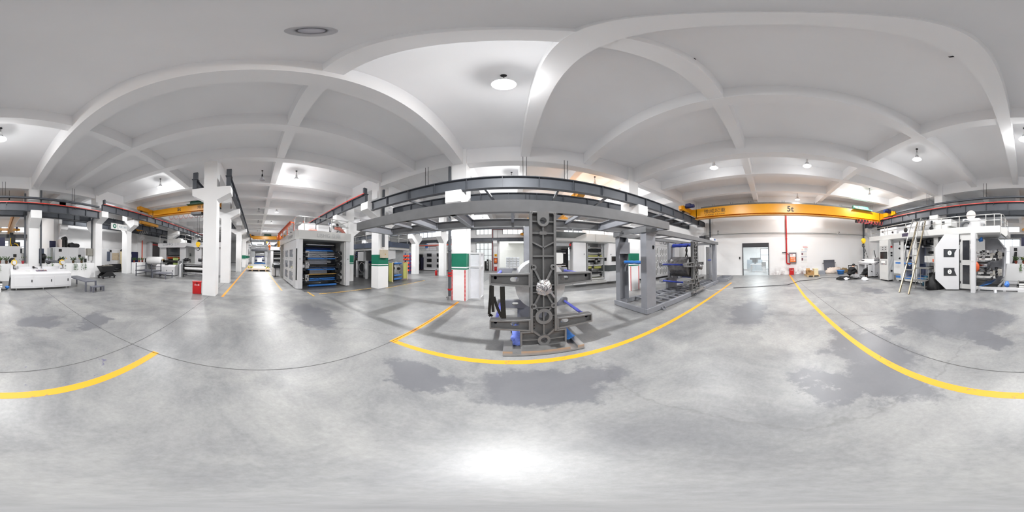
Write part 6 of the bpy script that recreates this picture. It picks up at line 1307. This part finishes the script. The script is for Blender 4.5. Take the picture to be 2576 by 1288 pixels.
t=thing('access_stair','dark railed access stair beside the far press','stair',(-36,-1.6,0)); obj('stringers',MB().bar((-33.5,-1.2,0),(-38,-1.2,3.2),.06,.2).bar((-33.5,-1.7,0),(-38,-1.7,3.2),.06,.2),BENCH,t); obj('treads',MB().box(-33.8,-1.7,.2,-33.5,-1.2,.24).box(-34.8,-1.7,.9,-34.5,-1.2,.94).box(-35.8,-1.7,1.6,-35.5,-1.2,1.64).box(-36.8,-1.7,2.3,-36.5,-1.2,2.34),BENCH,t); obj('handrail',MB().bar((-33.5,-1.2,.9),(-38,-1.2,4.1),.05,.05),INOX,t)
t=thing('white_cabinet','tall white cabinet at the right of the far press','cabinet',(-33,2.4,0)); obj('body',MB().box(-34,2.2,0,-32,3.0,2.3),WHITEM,t,bev=.03); obj('blue_panel',MB().box(-32.2,2.19,.3,-31.9,2.2,1.6),LGREY,t)
# long pallets in the aisle
t=thing('transport_pallet','long pale wooden pallet with yellow fittings standing in the aisle','pallet',(-19.5,.3,0))
obj('deck',MB().box(-21.5,-.95,.14,-18.0,1.62,.3),mat('pale_pallet_board',(236,214,196),.7,var=.04),t)
for y in (-.4,.35,1.1): obj('bearer',MB().box(-21.5,y-.06,0,-18.05,y+.06,.14),WOOD,t)
obj('top_sheet',MB().box(-21.4,-.4,.3,-18.3,1.2,.34),mat('pale_top_sheet',(238,236,226),.6,var=.02),t)
r=random.Random(5)
for i in range(16): 
    y=r.uniform(-.9,-.35) if i<10 else 1.25+r.uniform(-.12,.2); x=r.uniform(-21.3,-18.2); obj('yellow_fitting',MB().box(x-.22,y-.08,.3,x+.22,y+.08,.3+r.uniform(.06,.18)),[mat('olive_yellow_strap',(204,190,84),.6,var=.15),LEAFD][i%4==3],t)
# ================================================================ machines and stores behind the green banded columns
# laminating machine with tinted guards
t=thing('laminating_machine','grey laminating machine with two tinted yellow guards behind the green banded column','machine',(-10.5,9,0))
obj('platform',MB().prism([(-14,7.9),(-7.35,7.9),(-7.35,10),(-14,10)],'z',2.2,2.36),LGREY,t); 
m=MB().prism([(7.9,2.36),(7.75,2.36),(7.75,2.75),(7.9,2.75)],'x',-14,-7.3); m.box(-7.36,7.8,2.36,-7.28,10,2.7); obj('dark_parapet',m,mat('slate_screen_box'),t)
for k in range(4): obj('clear_flap',MB().ball((-7.9-.0*k,8.0+.45*k,2.5),1,(.12,.16,.05),10,0,6,.4,k),FILM,t)
for x in (-7.9,-10.2,-12.6): obj('end_frame',MB().box(x-.1,8.0,.05,x+.1,9.9,2.2),mat('mid_grey_enamel'),t)
for y,nm in ((8.14,'guard'),(9.72,'guard')): obj('tinted_guard',MB().box(-7.62,y-.06,.02,-7.2,y+.02,1.3) if y<9 else MB().box(-7.45,9.45,.1,-7.42,9.85,1.3),OLIVE,t)
obj('guard_post',MB().box(-7.3,8.06,0,-7.2,8.16,1.35).box(-7.46,9.84,0,-7.38,9.92,1.35),CREAM,t)
obj('side_disc',MB().lathe([(0,0),(.5,0),(.52,.02),(.5,.04),(0,.04)],(-7.78,9.0,.85),'x',36),mat('bead_blasted_disc',(196,196,196),.4,.5),t)
for a in range(10): obj('disc_bolt',MB().cyl((-7.74,9+.44*math.cos(a*PI/5),.85+.44*math.sin(a*PI/5)),(-7.70,9+.44*math.cos(a*PI/5),.85+.44*math.sin(a*PI/5)),.03,n=8),DARK,t)
for y,z in ((9.2,.85),(8.6,.9)): obj('hub',MB().cyl((-7.74,y,z),(-7.6,y,z),.1,n=16),DARK,t)
for z in (1.25,.38,.12): obj('blue_roller',MB().cyl((-7.6,8.2,z),(-7.6,9.4,z),.07,n=14),BLUEF,t)
obj('white_hood',MB().prism([(8.0,1.5),(8.0,2.2),(8.7,2.2),(8.7,1.6)],'x',-7.75,-7.55),WHITEM,t); railing(t,[(-13,8),(-7.5,8),(-7.5,10)],2.7,.7,[(-13,8),(-11.5,8),(-10,8),(-8.5,8),(-7.5,8),(-7.5,9),(-7.5,10)],.022)
for k in range(8): roller(t,(-9.0-.25*k,8.2,.6+.17*k),(-9.0-.25*k,9.7,.6+.17*k),.07,[CHROME,NAVY,RUBBER][k%3])
obj('white_box',MB().box(-10.7,7.7,1.35,-9.95,8.0,2.1),WHITEM,t,bev=.02); obj('gantry_slope',MB().prism([(-11.9,1.5),(-11.5,1.3),(-11.2,2.2),(-11.5,2.6)],'y',7.7,7.9),LGREY,t); obj('dark_back',MB().box(-13.5,9.85,.2,-8,9.9,2.1),mat('slate_screen_box'),t)
obj('round_hatch',MB().lathe([(.36,0),(.42,0),(.42,.03),(.36,.03)],(-10.5,7.98,.85),'y',32),CHROME,t); obj('feet_posts',MB().box(-11.2,7.9,0,-11.05,8.05,1.4).box(-9.9,7.85,0,-9.75,8.05,1.4),WHITEM,t)
for z in (1.7,1.9,2.05): obj('blue_roller',MB().cyl((-12.0,7.9,z),(-11.0,7.9,z),.05),NAVY,t)
t=thing('access_stair','light grey access stair at the left of the laminating machine','stair',(-12.6,7.4,0)); obj('stringers',MB().bar((-11.9,7.3,0),(-13.1,7.3,2.5),.05,.18).bar((-11.9,7.8,0),(-13.1,7.8,2.5),.05,.18),GALV,t); obj('handrail',MB().tube([(-11.9,7.3,.9),(-13.1,7.3,3.4),(-13.8,7.3,3.4)],.025),INOX,t)
for i in range(9): obj('tread',MB().box(-12.05-.13*i,7.3,.25+.26*i,-11.85-.13*i,7.8,.28+.26*i),GALV,t)
# tan box on the column
t=thing('junction_box','tan metal box on the side of the second green banded column','electrical box',(-6.05,6.1,1.6)); obj('box_body',MB().box(-6.165,5.85,1.62,-5.98,6.3,2.05),TANM,t,bev=.01); obj('latch',MB().box(-5.98,6.05,1.78,-5.97,6.1,1.84),GOLD,t)
# rack with red bins
t=thing('storage_rack','blue storage rack of orange red bins beside the white column','rack',(-11.2,14.2,0))
for x in (-12.4,-11.2,-10.05):
    for y in (13.9,14.6): obj('upright',MB().box(x-.04,y-.04,0,x+.04,y+.04,2.2),BLUESHELF,t)
for z in (.25,.65,1.02,1.4,1.75): obj('shelf_board',MB().box(-12.4,13.9,z-.03,-10.05,14.6,z),BLUESHELF,t)
for z in (.25,.65,1.02,1.4,1.75):
    for i in range(6):
        x=-12.2+.4*i
        tag(obj('parts_bin',MB().prism([(13.82,z+.02),(14.4,z+.02),(14.4,z+.2),(13.95,z+.2),(13.82,z+.1)],'x',x-.13,x+.13),REDBIN,None,loc=(x,14.1,z)),'orange red plastic parts bin on the blue storage rack','bin','orange red bins on the blue rack')
# navy cabinets and white press further back
for x,l,h in ((-12.7,'dark tool cabinet left of the navy cabinet at the back',2.2),(-11.85,'navy cabinet standing before the white press at the back',1.75)):
    t=thing('navy_cabinet',l,'cabinet',(x,19.6,0)); obj('body',MB().box(x-.35,19.4,.08,x+.4,20.2,h),NAVYC if h<2 else DARK,t); obj('castors',MB().box(x-.3,19.45,0,x-.2,19.6,.08).box(x+.2,19.45,0,x+.3,19.6,.08),BLACK,t); obj('handle',MB().box(x+.3,19.37,.8,x+.33,19.4,1.2),ALU,t)
t=thing('printing_press','white press with three viewing windows between the white columns','machine',(-9.8,19.2,0)); pan=MB().prism(rect(-11.2,.1,-8.6,2.5),'y',18.6,18.75,0,[rect(-10.75,zz,-10.0,zz+.42) for zz in (.45,1.15,1.85)]+[rect(-9.3,zz,-8.75,zz+.42) for zz in (.45,1.15,1.85)]); obj('side_panel',pan,WHITEM,t)
for zz in (.45,1.15,1.85):
    for x in (-10.4,-9.05): 
        w_=obj('viewing_window',MB().box(x-.38,18.7,zz,x+.38,18.71,zz+.42),GLASSD,t); obj('seen_part',MB().ball((x,18.68,zz+.2),1,(.25,.04,.14),9,0,6,.7,int(zz*10)),DARK,w_)
obj('frame',MB().box(-14,18.8,2.5,-5,20.6,2.62).box(-14,18.6,2.3,-5,18.8,2.62),LGREY,t); obj('red_beam',MB().box(-12,18.7,3.25,-7,18.9,3.4),mat('orange_red_pipe'),t); obj('leg',MB().box(-8.6,18.7,.1,-8.3,20.4,2.4).box(-11.2,18.75,.1,-11,20.4,2.4),LGREY,t); railing(t,[(-14,18.7),(-5,18.7)],2.62,.65,[(-14+1.2*i,18.7) for i in range(8)],.025)
t=thing('wrapped_unit','white and blue film wrapped unit on top of the back press','bundle',(-10.4,19.6,2.63)); obj('body',MB().box(-11.1,19.0,2.63,-9.5,20.2,3.7),PEARL,t,bev=.15); obj('blue_wrap',MB().box(-11.2,18.98,3.0,-10.8,19.0,3.5),BLUEF,t)
# extinguisher, wrapped panel
def ext(x,y,label):
    t=thing('fire_extinguisher',label,'fire extinguisher',(x,y,0),'fire extinguishers'); obj('cylinder',MB().lathe([(0,0),(.1,0),(.11,.02),(.11,.4),(.06,.48),(.03,.5),(0,.5)],(x,y,0),n=18),RED,t); obj('valve',MB().cyl((x,y,.5),(x,y,.56),.025).box(x-.06,y-.01,.56,x+.06,y+.01,.58),BLACK,t)
ext(-6.95,13.85,'red fire extinguisher at the foot of the right white column in the back bay')
t=thing('wrapped_panel','tall white framed panel in milky film standing beside the front green banded column','cabinet',(-1.35,6.3,0)); m=MB()  # an upright framed panel wrapped in film
x0,x1,y0,y1=-1.62,-1.22,6.12,6.75; z=1.84
for a,b in ((x0,y0),(x1,y0),(x1,y1),(x0,y1)): m.box(a-.03,b-.03,0,a+.03,b+.03,z)
for zz in (.03,1.28,z-.03): m.box(x0,y0-.02,zz-.03,x1,y0+.02,zz+.03); m.box(x1-.02,y0,zz-.03,x1+.02,y1,zz+.03)
obj('frame',m,WHITEM,t); obj('film_cover',MB().box(x0,y0+.01,.05,x1-.01,y1,z-.02),PEARL,t)
# wall of windows: rolls, hydrant cabinet, signs
t=thing('banner_roll','black rolled banner with white lettering by the far windows','roll',(-3.2,21.3,0)); obj('roll_body',MB().cyl((-3.2,21.3,0),(-3.2,21.3,1.5),.13,n=20),BLACK,t); obj('lettering',text_mb('力兴机械',.2,(-3.2,21.16,.75),(0,0,1),(-1,0,0),fit=1.0),INKW,t)
for x,h,l,mm in ((-3.5,1.25,'short black roll left of the lettered banner roll',BLACK),(-2.93,1.45,'pale roll right of the lettered banner roll',LGREY),(-3.75,1.4,'white roll half hidden by the milky wrapped panel',ROLLW)): tag(obj('material_roll',MB().cyl((x,21.35,0),(x,21.35,h),.12,n=16),mm,None,loc=(x,21.35,0)),l,'roll')
t=thing('hydrant_cabinet','red framed hydrant cabinet on the pillar beside the loading doorway','fire cabinet',(-2.1,21.5,.94)); obj('cabinet_frame',MB().box(-2.4,21.36,.95,-1.92,21.5,1.7),mat('dull_red_pipe'),t); obj('notice',MB().box(-2.33,21.35,1.05,-1.99,21.36,1.62),mat('orange_notice_sheet'),t); obj('lettering',text_mb('火警119',.15,(-2.16,21.35,1.35),(1,0,0),(0,0,1),fit=.28),INKW,t)
t=thing('warning_sign','square yellow warning sign above the hydrant cabinet by the doorway','sign',(-2.1,21.5,1.85)); obj('plate',MB().box(-2.32,21.48,1.88,-1.98,21.5,2.2),YELLOWP,t); obj('symbol',MB().prism([(-2.25,1.93),(-2.05,1.93),(-2.15,2.12)],'y',21.47,21.48),RED,t)
extinguisher_box(-2.15,21.3,PI/2,'red extinguisher box under the hydrant cabinet by the loading doorway','extinguisher boxes')
# wrapped goods outside
t=thing('goods_pallet','wooden pallet outside the loading doorway','pallet',(.4,24.2,0)); obj('deck',MB().box(-.9,23.5,.1,1.2,24.9,.15).box(-1.0,24.0,.0,2.2,24.1,.1),WOOD,t); obj('bearers',MB().box(-.9,23.5,0,-.8,24.9,.1).box(.6,23.5,0,.7,24.9,.1),WOOD,t)
k=0
for i in range(4):
    for j in range(5): tag(obj('white_sack',MB().box(-.88+.5*i+.01*(j%2),23.6,.15+.33*j,-.41+.5*i+.01*(j%2),24.8,.46+.33*j),mat('white_film_sack',(226,228,232),.4,var=.05,bump=.3,bscale=8),None,.06,loc=(-.65+.5*i,24.2,.15+.33*j)),'white film wrapped sack stacked on the pallet outside the doorway','sack','white sacks on the pallet outside')
# flexo machine with control tower (right, seen under the ladder frame)
t=thing('slitting_machine','long light grey machine with control tower seen under the ladder frame','machine',(4.5,9,0))
f=MB(); f.prism([(8.1,2.52),(8.1,2.98),(10.6,2.98),(10.6,2.52),(10.4,2.46),(8.25,2.46)],'x',1.2,7.4); obj('platform',f,LGREY,t,bev=.015)
obj('dark_sloped_panel',MB().prism([(1.4,2.99),(4.0,2.99),(3.3,2.68),(1.4,2.68)],'y',8.06,8.1),mat('green_black_panel',(34,44,44),.25,var=.05),t)
obj('panel_seam',MB().box(4.58,8.09,2.5,4.59,8.1,2.97),GALV,t)
pi=obj('cabinet_pillar',MB().box(3.2,8.15,.12,4.0,8.7,2.46),WHITEM,t,bev=.04); obj('lock',MB().box(3.85,8.14,1.78,3.88,8.15,1.84),BLACK,pi); obj('signal_lamp',MB().cyl((3.1,8.3,2.1),(3.1,8.3,2.25),.05).cyl((3.1,8.3,2.25),(3.1,8.3,2.38),.05,m=1),[BLACK,RED],t)
tw=obj('control_tower',MB().prism([(5.25,8.6),(5.5,8.12),(6.3,8.12),(6.3,9),(5.25,9)],'z',.16,2.48),WHITEM,t); obj('dark_band',MB().prism([(5.24,8.59),(5.49,8.11),(6.31,8.11),(6.31,9),(5.24,9)],'z',.78,1.14),mat('charcoal_band',(70,74,76),.4),tw); obj('screen',MB().box(5.7,8.105,1.38,6.08,8.115,1.66),SCREEN,tw); obj('screen_bezel',MB().box(5.67,8.11,1.35,6.11,8.118,1.69),GALV,tw); obj('keypad',MB().bar((5.33,8.44,1.5),(5.42,8.27,1.5),.02,.2,up=(0,0,1)),BLACK,tw); obj('lock',MB().box(5.62,8.11,1.76,5.66,8.118,1.82),BLACK,tw)
for x in (4.15,5.3): obj('side_plate',MB().box(x,8.4,.25,x+.08,10.2,2.46),mat('mid_grey_enamel'),t)
for k,z in enumerate((2.2,2.05,1.85,1.7,1.5,1.38,1.15,1.02,.9,.7,.5,.38)): obj('roller',MB().cyl((4.25,8.6+.1*(k%3),z),(5.3,8.6+.1*(k%3),z),[.05,.09,.06][k%3],n=14),[CHROME,DARK,LGREY,OLIVE][k%4],t)
for k in range(14): r_=random.Random(k); obj('deck_fitting',MB().box(4.3+.07*k,8.5,.5+.12*(k%12),4.4+.07*k,8.65,.62+.12*(k%12)),[DARK,ALU][k%2],t)
obj('cross_shelf',MB().box(4.2,8.4,1.6,5.3,8.5,1.64).box(4.2,8.4,.32,5.3,8.6,.4),LGREY,t); obj('base_beam',MB().box(1.2,8.3,.1,7.4,8.5,.28).box(1.2,10.2,.0,7.4,10.4,.3).box(1.4,8.3,0,1.6,8.5,.1).box(6.9,8.3,0,7.1,8.5,.1),LGREY,t)
for k,z in enumerate((2.0,1.88,1.3,1.2)): obj('roller',MB().cyl((2.2,8.6,z),(2.9,8.5,z),.05,n=14),[DARK,CHROME][k%2],t)
obj('white_web',MB().box(2.25,8.48,1.3,2.75,8.5,1.9),PAPER,t); obj('sloped_hood',MB().prism([(8.3,2.46),(8.3,2.25),(9.6,1.95),(9.6,2.46)],'x',1.6,3.1),mat('mid_grey_enamel'),t); obj('dark_interior',MB().box(2.8,8.9,.6,3.2,9.0,2.2),DARK,t); obj('deck_table',MB().box(1.5,8.3,.85,3.15,9.2,.9),GOLD,t); obj('lilac_panel',MB().box(1.6,8.28,.6,2.4,8.3,.85),mat('lilac_panel',(160,164,186),.4),t)
railing(t,[(1.2,8.15),(7.3,8.15)],2.98,.7,[(1.2+1.0*i,8.15) for i in range(7)],.02); obj('top_unit',MB().box(4.6,8.7,2.98,7.3,10,3.7),WHITEM,t,bev=.05); obj('top_knob',MB().cyl((5.1,8.69,3.4),(5.1,8.64,3.4),.06).cyl((5.7,8.69,3.4),(5.7,8.6,3.4),.09),BLACK,t)
# flexo press with louvred doors
t=thing('flexo_press','tall white press with louvred doors and black model lettering by the grey posts','machine',(10.5,8.4,0)); obj('body',MB().box(7.9,7.5,.12,12.4,10,2.85),WHITEM,t); obj('plinth',MB().box(8,7.6,0,12.3,9.9,.12),BLACK,t); obj('lettering',text_mb('CI FLEXO LS-6120',.3,(10.75,7.5,2.66),(1,0,0),(0,0,1),fit=2.3,bold=.006),INKK,t); obj('fascia_seam',MB().box(7.9,7.494,2.42,12.4,7.5,2.44),GALV,t)
for i,x in enumerate((8.9,10.0,11.1)):
    d=obj('louvred_door',MB().box(x-.52,7.47,.2,x+.52,7.5,2.35),WHITEM,t)
    for j in range(6):
        for k in range(4): 
            obj('slot',MB().box(x-.42+.15*j,7.465,.3+.48*k+.12*(j%2),x-.34+.15*j,7.471,.68+.48*k+.12*(j%2)),GALV,d)
    obj('black_hinge',MB().box(x+.53,7.46,1.0,x+.56,7.5,1.6),BLACK,t)
# ================================================================ light
def lamp_light(x,y,z,power,r=.16,col=(1,1,1)):
    d=bpy.data.lights.new('lamp_glow','POINT'); d.energy=power; d.shadow_soft_size=r; d.color=col
    o=bpy.data.objects.new('lamp_glow',d); COL.objects.link(o); o.location=(x,y,z); return o
def down_light(x,y,z,power,size=.5):
    d=bpy.data.lights.new('lamp_beam','AREA'); d.shape='DISK'; d.size=size; d.energy=power; d.spread=PI
    o=bpy.data.objects.new('lamp_beam',d); COL.objects.link(o); o.location=(x,y,z); return o
for x,y,p,q in LIT: lamp_light(x,y,5.66,p); down_light(x,y,5.6,q,.14)
for x,y,p in DOWN: down_light(x,y,5.6,p,.4); lamp_light(x,y,5.62,15)
down_light(16,1,2.75,200,1.5)  # office light added to brighten the glass door, no fixture modelled
w=bpy.data.worlds.new('world'); SC.world=w; w.use_nodes=True
w.node_tree.nodes['Background'].inputs['Color'].default_value=(.93,.97,1,1); w.node_tree.nodes['Background'].inputs['Strength'].default_value=1.7
# ================================================================ camera: a full-sphere panorama at eye height
cd=bpy.data.cameras.new('camera'); cd.type='PANO'; cd.panorama_type='EQUIRECTANGULAR'
cd.latitude_min=-PI/2; cd.latitude_max=PI/2; cd.longitude_min=-PI; cd.longitude_max=PI; cd.clip_start=.01; cd.clip_end=500
cam=bpy.data.objects.new('camera',cd); COL.objects.link(cam)
R=Matrix.Rotation(.0047,4,'Y')@Matrix.Rotation(.0155,4,'X')
cam.matrix_world=Matrix.Translation((0,0,1.6))@R@Matrix(((1,0,0,0),(0,0,-1,0),(0,1,0,0),(0,0,0,1)))
SC.camera=cam
vs=SC.view_settings; SC.display_settings.display_device='sRGB'; vs.view_transform='Standard'; vs.look='None'; vs.gamma=1; vs.use_curve_mapping=False; vs.exposure=EXPO
cy=SC.cycles; cy.use_denoising=True; cy.max_bounces=8; cy.diffuse_bounces=5; cy.glossy_bounces=4; cy.transmission_bounces=4; cy.transparent_max_bounces=12; cy.caustics_reflective=False; cy.caustics_refractive=False; cy.sample_clamp_indirect=6
